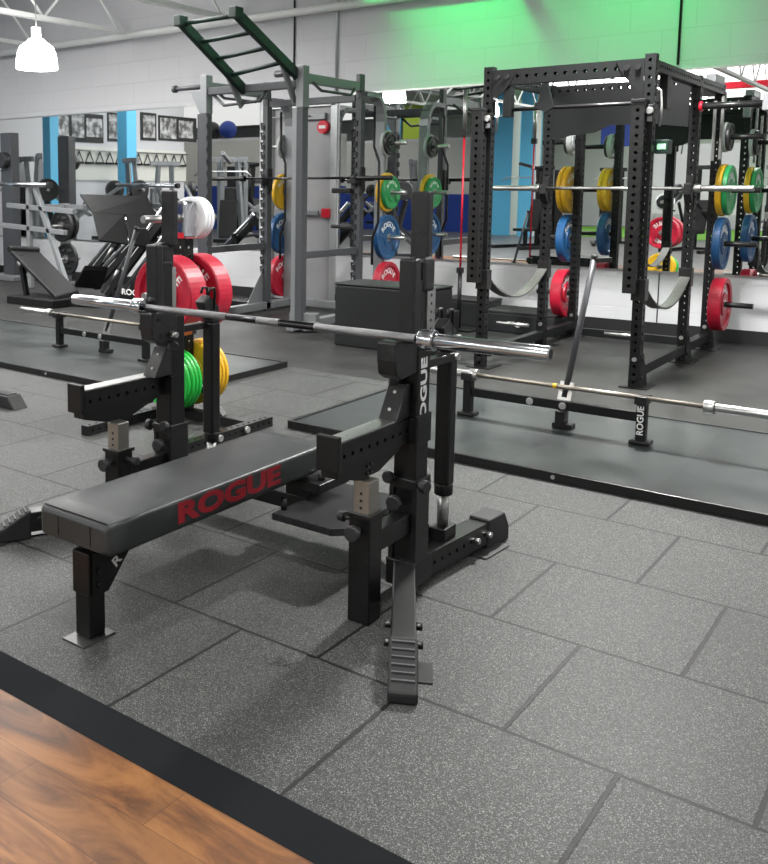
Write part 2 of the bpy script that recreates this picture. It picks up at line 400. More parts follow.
# ------------------------------------------------------------------ text
def glyphs(txt, size=1.0, fat=0.0, align='CENTER', space=1.0):
    c = bpy.data.curves.new('t', 'FONT'); c.body = txt; c.size = size; c.align_x = align; c.align_y = 'CENTER'
    c.extrude = 0.0008; c.offset = fat; c.space_character = space; c.resolution_u = 3
    o = bpy.data.objects.new('t', c); COL.objects.link(o)
    bpy.context.view_layer.update()
    dg = bpy.context.evaluated_depsgraph_get()
    me = bpy.data.meshes.new_from_object(o.evaluated_get(dg))
    bpy.data.objects.remove(o); bpy.data.curves.remove(c)
    return me
def text_mb(txt, size, Mx, fat=0.0, sx=1.0, space=1.0, mb=None):
    me = glyphs(txt, size, fat, space=space)
    mb = mb or MB()
    b2 = bmesh.new(); b2.from_mesh(me); bpy.data.meshes.remove(me)
    b2.transform(Mx @ Matrix.Diagonal((sx, 1, 1, 1)))
    tmp = bpy.data.meshes.new('x'); b2.to_mesh(tmp); b2.free(); mb.bm.from_mesh(tmp); bpy.data.meshes.remove(tmp)
    return mb
def frame(origin, xdir, ydir):
    x = V(xdir).normalized(); y = V(ydir).normalized(); z = x.cross(y)
    return Matrix(((x.x, y.x, z.x, origin[0]), (x.y, y.y, z.y, origin[1]), (x.z, y.z, z.z, origin[2]), (0, 0, 0, 1)))

# ------------------------------------------------------------------ room shell
WY = 9.95          # face of the mirrored block wall
XL, XR, YF = -16.0, 3.2, -20.0
XF, YP = -34.0, 2.4      # the hall widens to the left behind the machine bay
CZ = 4.75
MZ0, MZ1 = 0.66, 2.64

fl = MB().box(XL, XR, 1.70, 6.17, -0.12, 0).build('floor', M['floor']); tag(fl, kind='structure')
fl = MB().box(XL, XR, 6.17, WY+0.3, -0.12, 0).build('floor', M['floor3']); tag(fl, kind='structure')
w_ = MB().box(XL, XR, 0.75, 1.60, -0.14, -0.02).build('floor', M['wood']); tag(w_, kind='structure')
g_ = MB().box(XF, XR, YF, 0.75, -0.14, -0.02).build('floor', M['floor2']); tag(g_, kind='structure')
g_ = MB().box(XF, XL, 0.75, YP, -0.14, -0.02).build('floor', M['floor2']); tag(g_, kind='structure')
g_ = MB().box(-13.0, 1.5, -18.5, -10.3, -0.0195, -0.005).build('turf_lane', M['turf']); tag(g_, 'bright green turf training lane seen in the mirror', 'turf')
mb = MB(); mb.prism([(XL, 1.70, 0.001), (XL, 1.583, -0.0195), (XL, 1.583, -0.12), (XL, 1.70, -0.12)], (XR-XL, 0, 0))
rp = mb.build('trim_1', mat('dark_rubber_ramp', (0.007, 0.0085, 0.0105), 0.85, bump=(120, 0.1), spec=0.15)); tag(rp, kind='structure')

DX0, DX1, DZ = -7.5, -6.58, 2.52
def wall(name, x0, x1, y0, y1, z0, z1, m):
    o = MB().box(x0, x1, y0, y1, z0, z1).build(name, m); tag(o, kind='structure'); return o
wall('wall_back', XL, XR, WY, WY+0.2, DZ+0.07, CZ, M['wallup'])
wall('wall_back', XL, DX0-0.07, WY, WY+0.2, 0, DZ+0.07, M['walllow'])
wall('wall_back', DX1+0.07, XR, WY, WY+0.2, 0, DZ+0.07, M['walllow'])
wall('wall_back', DX0-0.07, DX1+0.07, WY+0.1, WY+0.2, 0, DZ+0.07, M['wallup'])
wall('wall_left', XL-0.2, XL, YP, WY+0.2, -0.02, CZ, M['wallside'])
wall('wall_left', XF, XL-0.2, YP, YP+0.2, -0.02, CZ, M['wallside'])
wall('wall_left', XF-0.2, XF, YF, YP, -0.02, CZ, M['wallside'])
wall('wall_right', XR, XR+0.2, YF, WY+0.2, -0.02, CZ, M['wallside'])
wall('wall_front', XF, XR, YF-0.2, YF, -0.02, CZ, M['wallside'])
wall('ceiling', XL, XR, YF, WY+0.2, CZ, CZ+0.1, M['deck'])
wall('ceiling', XF, XL, YF, YP, CZ, CZ+0.1, M['deck'])
wall('baseboard_back', XL, DX0-0.07, WY-0.015, WY, 0, 0.13, M['rubber'])
wall('baseboard_back', DX1+0.07, XR, WY-0.015, WY, 0, 0.13, M['rubber'])

# mirrors: one fixed sheet left of the exit door, one right of it
for x0, x1, lb in ((XL+0.02, -7.72, 'tall wall mirror to the left of the grey exit door'), (-6.45, XR-0.02, 'long wall mirror to the right of the grey exit door')):
    t = thing('wall_mirror', lb, 'mirror', ((x0+x1)/2, WY, MZ0), 'mirrors on the block wall')
    MB().box(x0, x1, WY-0.008, WY-0.001, MZ0, MZ1).build('glass', M['mirror'], t)
    mb = MB().box(x0, x1, WY-0.014, WY-0.001, MZ0-0.018, MZ0-0.001).box(x0, x1, WY-0.014, WY-0.001, MZ1+0.001, MZ1+0.02)
    mb.build('mirror_trim', M['steel'], t)

# exit door
d = MB().box(DX0, DX1, WY+0.03, WY+0.075, 0.01, DZ).build('door_1', M['doorgrey']); tag(d, kind='structure')
mb = MB().box(DX0-0.07, DX0-0.005, WY-0.02, WY+0.1, 0, DZ+0.07).box(DX1+0.005, DX1+0.10, WY-0.02, WY+0.1, 0, DZ+0.07).box(DX0-0.07, DX1+0.07, WY-0.02, WY+0.1, DZ+0.005, DZ+0.07)
f_ = mb.build('door_frame', M['doorframe']); f_.parent = d
mb = MB().box(DX0+0.05, DX1-0.16, WY-0.045, WY-0.015, 1.14, 1.20).box(DX0+0.08, DX0+0.13, WY-0.02, WY+0.03, 1.13, 1.21)
p_ = mb.build('push_bar', M['silver']); p_.parent = d
p_ = MB().box(DX1-0.10, DX1+0.02, WY-0.06, WY+0.03, 1.11, 1.23).build('alarm_latch', M['redlamp'], bevel=0.008); p_.parent = d
p_ = MB().box(DX1-0.45, DX1-0.08, WY-0.03, WY+0.03, 2.36, 2.44).box(DX0+0.02, DX1-0.3, WY-0.06, WY-0.03, 2.4, 2.42).build('door_closer', M['silver'], bevel=0.006); p_.parent = d
al = thing('alarm_strobe', 'round red alarm strobe beside the top of the exit door', 'alarm', (-6.66, WY+0.03, 2.33))
ap = at(323, 127, y=WY-0.02)
al.location = (ap.x, WY+0.03, ap.z)
MB().cyl((ap.x, WY+0.029, ap.z), (ap.x, WY-0.04, ap.z), 0.085, 24).build('dome', M['redlamp'], al, 0.01)
MB().box(ap.x-0.05, ap.x+0.05, WY-0.042, WY-0.039, ap.z-0.02, ap.z+0.02).build('lens', M['white'], al)

# conduits on the wall
for u, z0 in ((294, 2.7), (336.6, 2.7), (679, 2.7)):
    p = at(u, 40, y=WY-0.02)
    o = MB().cyl((p.x, WY-0.014, z0), (p.x, WY-0.014, CZ), 0.012 if u != 336.6 else 0.02, 8).build('wall_conduit', M['doorframe'] if u == 336.6 else M['black2'])
    tag(o, {294: 'thin dark conduit running down the wall behind the climbing ladder', 336.6: 'pale vertical conduit on the wall above the exit door', 679: 'thin dark conduit on the green-lit wall above the black rack'}[u], 'conduit')
p = at(658, 290, y=WY-0.02)
tag(MB().box(p.x-0.006, p.x+0.006, WY-0.006, WY-0.001, 0.13, MZ0-0.02).build('wall_conduit', M['rubber']), 'black vertical joint strip on the white wall below the mirror', 'joint strip')

# ceiling steel
pz = 3.68
o = MB().cyl((XL+0.1, WY-0.15, pz+0.06), (XR-0.1, WY-0.15, pz-0.02), 0.05, 12).build('ceiling_pipe', M['joist']); tag(o, 'long white pipe running along the top of the block wall', 'pipe')
def joist(x, label):
    t = thing('roof_joist', label, 'roof joist', (x, 4.0, 3.7), 'white open web roof joists')
    y0, y1 = -7.9, WY-0.25
    MB().box(x-0.05, x-0.01, y0, y1, 3.72, 3.78).box(x+0.01, x+0.05, y0, y1, 3.72, 3.78).build('bottom_chord', M['joist'], t)
    MB().box(x-0.06, x-0.01, y0, y1, 4.5, 4.56).box(x+0.01, x+0.06, y0, y1, 4.5, 4.56).build('top_chord', M['joist'], t)
    mb = MB(); y = y1-0.05; k = 0
    while y > y0+0.8:
        mb.bar((x, y, 3.76) if k % 2 == 0 else (x, y, 4.52), (x, y-0.7, 4.52) if k % 2 == 0 else (x, y-0.7, 3.76), 0.025, 0.025); y -= 0.7; k += 1
    mb.build('web', M['joist'], t)
for x, lb in ((-14.2, 'white open web roof joist nearest the far left end of the gym'), (-12.1, 'white roof joist left of the bell lamp'), (-10.1, 'white roof joist passing over the hanging bell lamp'), (-8.15, 'white roof joist between the bell lamp and the climbing ladder'), (-6.2, 'white roof joist above the grey rack and ladder'), (-4.2, 'white roof joist over the gap between the two racks'), (-2.2, 'white roof joist over the black power rack'), (-0.2, 'white roof joist right of the black power rack')):
    joist(x, lb)
for y, z, lb in ((8.6, 4.62, 'long dark pipe under the roof deck near the wall'), (6.4, 4.6, 'long dark pipe under the roof deck over the platforms')):
    tag(MB().cyl((XL+0.1, y, z), (XR-0.1, y, z), 0.04, 10).build('ceiling_pipe', M['deck']), lb, 'pipe')

# hanging lamps
def lamp(x, y, z, label, power=60, grp='white bell lamps'):
    t = thing('bell_lamp', label, 'lamp', (x, y, z), grp)
    prof = [(0.255, 0), (0.25, 0.10), (0.235, 0.19), (0.2, 0.27), (0.13, 0.32), (0.09, 0.36), (0.07, 0.36), (0.06, 0.34), (0.12, 0.30), (0.19, 0.25), (0.225, 0.18), (0.24, 0.1), (0.245, 0)]
    MB().lathe(prof, (x, y, z), (0, 0, 1), 32).build('shade', M['bulb'], t, smooth=True)
    MB().cyl((x, y, z+0.36), (x, y, z+0.5), 0.06, 16).build('ballast', M['joist'], t)
    MB().cyl((x, y, z+0.5), (x, y, CZ-0.005), 0.008, 8).build('hanger', M['steel'], t)
    return t
def area(x, y, z, size, power, col=(1, 0.985, 0.96), rot=(0, 0, 0), sy=None):
    l = bpy.data.lights.new('lamp_or_fill_light', 'AREA'); l.shape = 'RECTANGLE'; l.size = size; l.size_y = sy or size; l.energy = power; l.color = col
    o = bpy.data.objects.new('lamp_or_fill_light', l); o.location = (x, y, z); o.rotation_euler = rot; COL.objects.link(o); return o

P = at(37, 69, y=7.5)
l0 = lamp(P.x, P.y, P.z, 'large glowing white bell lamp hanging at upper left')
LAMPS = [(-5.5, 1.5), (-1.0, 1.5), (-5.5, -3.5), (-1.0, -3.5), (-10.5, -3.5), (-10.5, 1.5), (1.5, 6.0), (-2.1, 6.8)]
names = {0: 'behind the bench on the left', 1: 'over the right end of the wooden walkway', 2: 'over the grey floor beyond the walkway', 3: 'over the right end of the grey floor beyond the walkway', 4: 'far over the machines', 5: 'over the left machines', 6: 'right of the black rack', 7: 'high over the lifting platforms'}
for i, (x, y) in enumerate(LAMPS):
    dup(l0, (x, y, 3.45 if i != 7 else 3.75), 'glowing white bell lamp ' + names[i])

# ================================================================== BENCH
bench = thing('flat_bench', 'long flat grey vinyl bench with red lettering in the foreground', 'bench', (-2.21, 2.4, 0))
def rounded_rect(x0, x1, z0, z1, r, y, n=4):
    pts = []
    for cx, cz, a0 in ((x1-r, z0+r, -90), (x1-r, z1-r, 0), (x0+r, z1-r, 90), (x0+r, z0+r, 180)):
        for i in range(n+1):
            a = R(a0+90*i/n); pts.append((cx+r*math.cos(a), y, cz+r*math.sin(a)))
    return pts
mb = MB(); rings = []
bx0, bx1, by0, by1, bz0, bz1 = -2.395, -2.055, 1.89, 3.14, 0.327, 0.432
prof = [(0.0, 0.022), (0.006, 0.01), (0.02, 0.0)]
ys = [(by0+a, b) for a, b in prof] + [(by0+0.1+i*(by1-by0-0.2)/10, 0) for i in range(11)] + [(by1-a, b) for a, b in prof[::-1]]
for y, ins in ys:
    rings.append([mb.bm.verts.new(p) for p in rounded_rect(bx0+ins, bx1-ins, bz0+ins*.5, bz1-ins, 0.014, y)])
for A, B in zip(rings, rings[1:]):
    for k in range(len(A)):
        f = mb.bm.faces.new((A[k], A[(k+1) % len(A)], B[(k+1) % len(A)], B[k])); f.smooth = True
mb.bm.faces.new(rings[0]); mb.bm.faces.new(rings[-1][::-1])
pad = mb.build('pad', M['vinyl'], bench, recalc=True)
# seams of the cover
mb = MB().box(bx0+0.02, bx1-0.02, by0+0.012, by0+0.016, bz1-0.001, bz1+0.0018)
for x in (bx0+0.1, bx1-0.085): mb.box(x, x+0.003, by0-0.0015, by0+0.003, bz0+0.02, bz1-0.02)
mb.build('seam', M['upholst'], pad)
mb = text_mb('ROGUE', 0.096, frame((bx1+0.0002, 2.495, 0.381), (0, 1, 0), (0, 0, 1)), 0.0045, 1.8, 1.0)
mb.build('lettering', M['redpaint'], pad)
MB().box(-2.25, -2.175, 1.95, 3.21, 0.262, 0.3265).build('frame', M['black'], bench, 0.004)
MB().box(-2.35, -2.08, 2.0, 2.05, 0.315, 0.3265).box(-2.35, -2.08, 2.92, 2.97, 0.315, 0.3265).build('pad_bracket', M['black2'], bench, 0.002)
MB().box(-2.262, -2.180, 1.918, 1.998, 0.155, 0.30).box(-2.256, -2.186, 1.924, 1.994, 0.006, 0.16).build('leg', M['black'], bench, 0.005)
MB().box(-2.28, -2.145, 3.13, 3.205, 0.171, 0.265).build('rear_saddle', M['black'], bench, 0.005)
mb = MB().prism([(-2.179, 1.99, 0.27), (-2.179, 2.10, 0.30), (-2.179, 2.09, 0.262), (-2.179, 1.997, 0.155), (-2.179, 1.93, 0.155), (-2.179, 1.93, 0.30)], (0.006, 0, 0))
gs = mb.build('gusset', M['black'], bench, recalc=True)
text_mb('R', 0.05, frame((-2.1725, 2.035, 0.245), (0, .75, .55), (0, -.55, .75)), 0.001, 1.2).build('emblem', M['white'], gs)
for z in (0.19, 0.235): MB().cyl((-2.174, 1.957, z), (-2.165, 1.957, z), 0.0105, 6).build('bolt', M['black2'], bench)
for k, (y, z) in enumerate(((2.05, 0.28), (2.95, 0.28))): MB().cyl((-2.175, y, z), (-2.163, y, z), 0.011, 6).build('bolt', M['black2'], bench)
for y0, y1 in ((1.878, 2.02),):
    mb = MB().box(-2.27, -2.165, y0, y1, 0.0, 0.006)
    mb.build('foot_plate', M['dull'], bench, 0.002)

# ================================================================== COMBO RACK
AX = -2.1875
rack = thing('bench_press_rack', 'black steel bench press rack with two uprights and safety arms around the grey bench', 'bench press rack', (AX, 3.0, 0))
def rib_cap(mb, c, d, w, h, l): pass
def side(s):
    X = lambda off: AX + s*off
    def bx(mb, o0, o1, y0, y1, z0, z1): return mb.box(X(o0), X(o1), y0, y1, z0, z1)
    # outer post
    bx(MB(), .558, .648, 2.905, 3.0, 0.10, 0.925).build('upright', M['black'], rack, 0.006)
    ip = MB().perf(min(X(.60), X(.665)), max(X(.60), X(.665)), 2.93, 2.99, 0.925, 1.13, pitch=0.03, r=0.0065).build('inner_tube', M['steel'], rack)
    # upper black guard + bracket
    bx(MB(), .580, .652, 2.95, 2.985, 1.225, 1.468).build('top_guard', M['plastic'], rack, 0.006)
    mb = bx(MB(), .60, .668, 2.9, 2.985, 1.11, 1.24); mb.build('guard_bracket', M['plastic'], rack, 0.018, 3)
    Q = .06 if s < 0 else 0
    bx(MB(), .612-Q, .676-Q, 2.815, 2.862, 0.945, 1.238).build('uprising_plate', M['plastic'], rack, 0.008)
    bx(MB(), .60-Q*.6, .66-Q*.6, 2.862, 2.93, 0.96, 1.16).build('carriage', M['black2'], rack, 0.004)
    # bar hook block
    J = .572-Q
    mb = MB().prism([(X(J), 2.745, 0.89), (X(J), 2.745, 0.953), (X(J), 2.757, 0.958), (X(J), 2.762, 0.9595-.004), (X(J), 2.80, 0.9555), (X(J), 2.90, 0.95), (X(J), 2.90, 0.83), (X(J), 2.79, 0.82), (X(J), 2.755, 0.84)], (s*.075, 0, 0))
    jc = mb.build('bar_hook', M['plastic'], rack, 0.006, recalc=True)
    for y, z in ((2.79, 0.925), (2.80, 0.855)): MB().cyl((X(J), y, z), (X(J)-s*0.005, y, z), 0.007, 10).build('bolt', M['black2'], jc)
    MB().box(X(.57), X(.62), 2.87, 2.91, 0.83, 0.93).build('hook_bracket', M['black2'], rack, 0.004)
    MB().cyl((X(J+.003), 2.86, 0.855), (X(J-.037), 2.86, 0.855), 0.012, 14).build('pop_pin', M['steel'], rack)
    MB().cyl((X(.585-Q), 2.885, 0.80), (X(.555-Q), 2.865, 0.80), 0.022, 14).build('knob', M['knob'], rack, 0.004)
    # safety arm with strip
    arm = MB()
    D = .045 if s < 0 else 0
    xi, xo = X(.545+D), X(.625+D)
    arm.strip((xo, 2.44, .575), (0, 1, 0), (0, 0, 1), (s, 0, 0), .52, .085, .052, .0085, depth=.01)
    arm.strip((xi, 2.44, .575), (0, 1, 0), (0, 0, 1), (-s, 0, 0), .52, .085, .052, .0085, depth=.01)
    arm.box(min(xi, xo)+.001, max(xi, xo)-.001, 2.44, 2.96, .574, .576).box(min(xi, xo)+.001, max(xi, xo)-.001, 2.44, 2.96, .658, .66)
    am = arm.build('safety_arm', M['black'], rack)
    bx(MB(), .551+D, .619+D, 2.445, 2.86, .6605, .668).build('wear_strip', M['steel'], am, 0.002)
    bx(MB(), .545+D, .632+D, 2.42, 2.44, .57, .69).build('end_stop', M['black'], am, 0.004)
    mb = MB().prism([(X(.552+D), 2.44, .575), (X(.552+D), 2.44, .545), (X(.552+D), 2.57, .51), (X(.552+D), 2.70, .51), (X(.552+D), 2.90, .575)], (s*.065, 0, 0))
    br = mb.build('arm_bracket', M['black'], am, 0.003, recalc=True)
    mb = MB()
    for dz in (-.012, .012):
        for dy in (-.012, .012): mb.cyl((X(.618), 2.635+dy, .535+dz), (X(.625), 2.635+dy, .535+dz), .007, 8)
    mb.build('bolt', M['black2'], am)
    mb = MB().prism([(X(.55), 2.80, .665), (X(.55), 2.875, .79), (X(.55), 2.905, .79), (X(.55), 2.905, .665)], (s*.075, 0, 0))
    g = mb.build('post_gusset', M['plastic'], rack, 0.004, recalc=True)
    for y, z in ((2.823, .70), (2.858, .757)):
        MB().cyl((X(.585), y+.001, z), (X(.585), y-.005, z+.003), .006, 10).build('bolt', M['steel'], g)
    bx(MB(), .648, .658, 2.89, 3.0, .565, .672).box(X(.54), X(.66), 2.895, 2.9045, .58, .66).build('post_clamp', M['black'], rack, 0.003)
    # safety leg
    c = .607
    bx(MB(), c-.032, c+.032, 2.604, 2.668, .30, .50).build('telescopic_tube', M['zinc'], rack, 0.004)
    mb = MB()
    for i in range(3): mb.cyl((X(c), 2.6045, .405+.025*i), (X(c), 2.6025, .405+.025*i), .0055, 8)
    mb.build('tube_hole', M['rubber'], rack)
    bx(MB(), c-.042, c+.042, 2.594, 2.678, 0.0, .385).build('leg', M['black'], rack, 0.005)
    bx(MB(), c-.048, c+.048, 2.588, 2.684, .372, .387).build('leg_collar', M['black'], rack, 0.002)
    hub = V((X(c), 2.594, .33))
    MB().cyl(hub, hub+V((0, -.03, 0)), .012, 12).cyl(hub+V((0, -.03, 0)), hub+V((0, -.055, 0)), .027, 18).build('knob', M['knob'], rack, .004)
    MB().cyl((X(c-.042), 2.64, .345), (X(c-.09), 2.64, .345), .009, 10).cyl((X(c-.085), 2.64, .345), (X(c-.11), 2.64, .345), .018, 14).build('knob', M['knob'], rack, .003)
    bx(MB(), c-.03, c+.03, 2.678, 2.905, .235, .31).build('link_tube', M['black'], rack, 0.004)
    # clamps & knobs at post foot
    bx(MB(), .548, .658, 2.895, 3.01, .395, .435).build('clamp_band', M['black2'], rack, 0.004)
    for (a, b, r) in (((.56, 2.895, .44), (.56, 2.855, .44), .024), ((.655, 2.91, .42), (.70, 2.90, .42), .026), ((.59, 2.895, .35), (.59, 2.845, .35), .03)):
        p, q = V((X(a[0]), a[1], a[2])), V((X(b[0]), b[1], b[2])); m_ = p.lerp(q, .45)
        mb = MB().cyl(p, m_, r*.4, 12)
        mb.cyl(m_, q, r, 8)
        mb.build('knob', M['knob'], rack, .005)
    bx(MB(), .548, .568, 2.895, 3.01, .12, .40).box(X(.638), X(.658), 2.9, 3.0, .12, .40).build('side_plate', M['black2'], rack, 0.003)
    # foot node and feet
    bx(MB(), .545, .66, 2.885, 3.03, .03, .13).build('foot_hub', M['black'], rack, 0.006)
    a = V((X(.615), 2.90, .085)); b = V((X(.945), 2.30, .07))
    fd = (b-a).normalized(); MB().bar(a, b-fd*.085, .078, .085).build('front_foot', M['black2'], rack, 0.005)
    ff = V((b-a)).normalized(); sd = ff.cross(V((0, 0, 1))).normalized()
    e0 = b - ff*.10; e1 = b + ff*.065
    mb = MB(); up_ = V((0, 0, 1))
    q = [e0+sd*.044, e0-sd*.044, e1-sd*.044, e1+sd*.044]
    A = [V((p.x, p.y, 0.0)) for p in q]; B = [V((q[0].x, q[0].y, .128)), V((q[1].x, q[1].y, .128)), V((q[2].x, q[2].y, .034)), V((q[3].x, q[3].y, .034))]
    vs = [mb.bm.verts.new(p) for p in A+B]
    for f in ((3,2,1,0), (4,5,6,7), (0,1,5,4), (1,2,6,5), (2,3,7,6), (3,0,4,7)): mb.bm.faces.new([vs[i] for i in f])
    cap = mb.build('rubber_foot', M['rubber'], rack, .008, recalc=True)
    for i in range(6):
        t = .12+.135*i; p = e0.lerp(e1, t); z = .128+(.034-.128)*t
        MB().bar(p+sd*.034+V((0, 0, z-p.z+.002)), p-sd*.034+V((0, 0, z-p.z+.002)), .008, .007).build('tread_rib', M['tread'], cap)
    for t in (.62, .8):
        p = a.lerp(b, t); p.z = .085
        MB().cyl(p+sd*.039, p+sd*.06, .014, 6).build('bolt', M['black2'], rack, .002); MB().cyl(p-sd*.039, p-sd*.06, .014, 6).build('bolt', M['black2'], rack, .002)
    p = a.lerp(b, .82); o_ = sd if sd.x*s > 0 else -sd
    MB().bar(V((p.x, p.y, .003))+o_*.04-ff*.06, V((p.x, p.y, .003))+o_*.04+ff*.06, .10, .006).build('floor_tab', M['black2'], rack, .002)
    # back foot
    a = V((X(.60), 2.99, .07)); b = V((X(.64), 3.56, .07)); bf = (b-a).normalized(); sb = bf.cross(up_).normalized()
    mb = MB()
    L = (b-a).length; w = .04
    for sg in (1, -1):
        mb.strip(a+sb*w*sg-V((0, 0, .045)), bf, (0, 0, 1), sb*sg, L, .09, .055, .009, depth=.01)
    mb.bar(a+V((0, 0, .043)), b+V((0, 0, .043)), .078, .003).bar(a-V((0, 0, .043)), b-V((0, 0, .043)), .078, .003)
    mb.build('back_foot', M['black2'], rack)
    e0 = b - bf*.07; e1 = b + bf*.07; e2 = b+bf*.11
    mb = MB(); hw = .047
    q = [(e0, .0), (e0, .128), (e1, .128), (e2, .06), (e2, 0)]
    L_ = [V((p.x, p.y, z))+sb*hw for p, z in q]
    mb.prism(L_, -sb*2*hw)
    mb.build('rubber_foot', M['rubber'], rack, .008, recalc=True)
    for t in (.70, .87):
        p = a.lerp(b, t); MB().cyl(p+sb*.04, p+sb*.062, .013, 6).build('bolt', M['bolt'], rack, .002); MB().cyl(p-sb*.04, p-sb*.062, .013, 6).build('bolt', M['bolt'], rack, .002)
    p = a.lerp(b, .88); o_ = sb if sb.x*s > 0 else -sb
    MB().bar(V((p.x, p.y, .004))+o_*.055-bf*.10, V((p.x, p.y, .004))+o_*.055+bf*.10, .07, .006).build('floor_tab', M['dull'], rack, .002)
    # lever tube
    yl = 3.23
    MB().box(X(.565), X(.635), yl-.05, yl+.05, .113, .165).build('lever_socket', M['black'], rack, .004)
    MB().cyl((X(.6), yl, .15), (X(.6), yl, .31), .023, 16).build('piston', M['steel'], rack)
    MB().cyl((X(.6), yl, .29), (X(.6), yl, .335), .036, 20).build('bushing', M['black'], rack, .004)
    MB().box(X(.569), X(.631), yl-.031, yl+.031, .33, .86).build('lever_tube', M['black'], rack, .010)
    mb = MB().box(X(.57), X(.63), yl-.03, yl+.03, .86, .90)
    mb.prism([(X(.575), yl-.06, .90), (X(.575), yl-.09, .96), (X(.575), yl-.04, .99), (X(.575), yl+.03, .93), (X(.575), yl+.03, .88), (X(.575), yl-.03, .87)], (s*.05, 0, 0))
    lh = mb.build('lever_head', M['plastic'], rack, .006, recalc=True)
    for o in (.575, .62):
        mb = MB().path([(X(o), yl-.01, .92), (X(o), yl-.005, 1.0), (X(o), yl-.012, 1.02), (X(o), yl-.04, 1.02), (X(o), yl-.05, .995)], .007, 8)
        mb.build('band_hook', M['black'], lh)
    mb = MB().cyl((X(.66), yl-.02, .845), (X(.632), yl-.02, .845), .013, 12).cyl((X(.66), yl-.01, .915), (X(.625), yl-.01, .915), .012, 12)
    mb.build('bolt', M['bolt'], lh)
    
    MB().bar((X(.625), 3.0, .845), (X(.625), yl-.03, .845), .04, .03).build('linkage', M['black2'], rack, .003)
    if s > 0:
        text_mb('ROGUE', .062, frame((X(.648)+.0004, 2.953, .737), (0, 0, 1), (0, -1, 0)), .002, 1.35, 1.0).build('lettering', M['white'], rack)
side(1); side(-1)
MB().box(AX-.56, AX+.56, 3.135, 3.20, .10, .17).build('crossmember', M['black2'], rack, .004)
# spotter step
st = MB().prism([(-2.105, 2.80, .185), (-1.825, 2.80, .185), (-1.785, 2.84, .185), (-1.785, 3.30, .185), (-2.105, 3.30, .185)], (0, 0, .028)).build('spotter_step', M['diamond'], rack, .004, recalc=True)
MB().box(-2.02, -1.84, 3.14, 3.19, .17, .185).build('step_bracket', M['black2'], rack, .003)
MB().cyl((-2.09, 2.86, .213), (-2.09, 2.86, .262), .012, 10).build('step_pin', M['knob'], rack)
MB().box(-2.165, -2.0, 2.98, 3.2, .262, .30).build('step_hinge', M['black2'], rack, .003)
MB().cyl((-2.04, 3.05, .30), (-2.04, 3.05, .325), .016, 12).build('knob', M['knob'], rack)

# ================================================================== BARBELLS
def barbell(cx, y, z, label, kind='chrome', name='barbell', grp=None):
    t = thing(name, label, 'barbell', (cx, y, z), grp)
    sh = {'chrome': M['chrome'], 'old': M['oldshaft'], 'dark': M['darkshaft'], 'steel': M['steel']}[kind]
    sl = {'chrome': M['chrome'], 'old': M['steel'], 'dark': M['black2'], 'steel': M['steel']}[kind]
    MB().cyl((cx-.655, y, z), (cx+.655, y, z), .0138, 20).build('shaft', M['darkshaft'] if kind == 'chrome' else sh, t)
    if kind == 'chrome':
        for a, b in ((-.638, -.194), (-.042, .065), (.226, .638)):
            MB().cyl((cx+a, y, z), (cx+b, y, z), .0144, 20).build('knurling', M['knurl'], t)
    for s in (-1, 1):
        MB().cyl((cx+s*.655, y, z), (cx+s*.71, y, z), .0365, 28).build('sleeve_collar', sl, t, .004)
        mb = MB().cyl((cx+s*.71, y, z), (cx+s*1.1, y, z), .0248, 28)
        q = mb.build('sleeve', sl, t, .004)
        MB().cyl((cx+s*1.0995, y, z), (cx+s*1.1005, y, z), .016, 20).build('end_cap', M['black2'], q)
    return t
barbell(-2.12, 2.777, 0.9735, 'bright chrome barbell resting across the bench press rack in front')

# ================================================================== PLATES
def plate(c, ax, r, t, m, label, kind='bumper', text=None, grp=None, tcol='white', name=None, cat='weight plate'):
    """one disc with hub; c = centre of the disc, ax = unit axis, outward face on +ax"""
    ax = V(ax)
    root = thing(name or ('bumper_plate' if kind == 'bumper' else 'weight_plate'), label, cat, tuple(c), grp)
    h = t/2; b = .0255
    if kind == 'bumper':
        pr = [(b, -h*.8), (.1, -h*.8), (.105, -h*.55), (r*.78, -h*.55), (r*.82, -h*.9), (r-.008, -h), (r, -h+.008), (r, h-.008), (r-.008, h), (r*.82, h*.9), (r*.78, h*.55), (.105, h*.55), (.1, h*.8), (b, h*.8)]
    else:
        pr = [(b, -h), (.07, -h), (.075, -h*.4), (r*.8, -h*.4), (r*.84, -h), (r-.004, -h), (r, -h+.004), (r, h-.004), (r-.004, h), (r*.84, h), (r*.8, h*.4), (.075, h*.4), (.07, h), (b, h)]
    d = MB().lathe(pr, c, ax, 48).build('disc', m, root, recalc=True)
    if kind == 'bumper':
        MB().lathe([(.0256, -h*.82), (.045, -h*.82), (.045, h*.82), (.0256, h*.82)], c, ax, 24).build('steel_insert', M['steel'], root, recalc=True)
    if text:
        upv = V((0, 0, 1)); xd = upv.cross(ax)
        mb = MB()
        for side_ in (1, -1):
            fx = xd*side_; n = ax*side_
            for word, a0, step in text:
                for i, ch in enumerate(word):
                    a = R(a0) - R(step)*(i-(len(word)-1)/2)
                    rr = r*.63 if step else 0
                    rad = fx*math.cos(a)+upv*math.sin(a)
                    if a0 < 0: ydir = -rad
                    else: ydir = rad
                    if a0 < 0:
                        a = R(a0) + R(step)*(i-(len(word)-1)/2); rad = fx*math.cos(a)+upv*math.sin(a); ydir = -rad
                    xdir = ydir.cross(n)
                    o = V(c)+rad*r*.58+n*(h*.55+.0006 if kind == 'bumper' else h*.42)
                    text_mb(ch, r*.32, frame(o, xdir, ydir), .002, 1.15, mb=mb)
        mb.build('lettering', M[tcol], root)
    return root

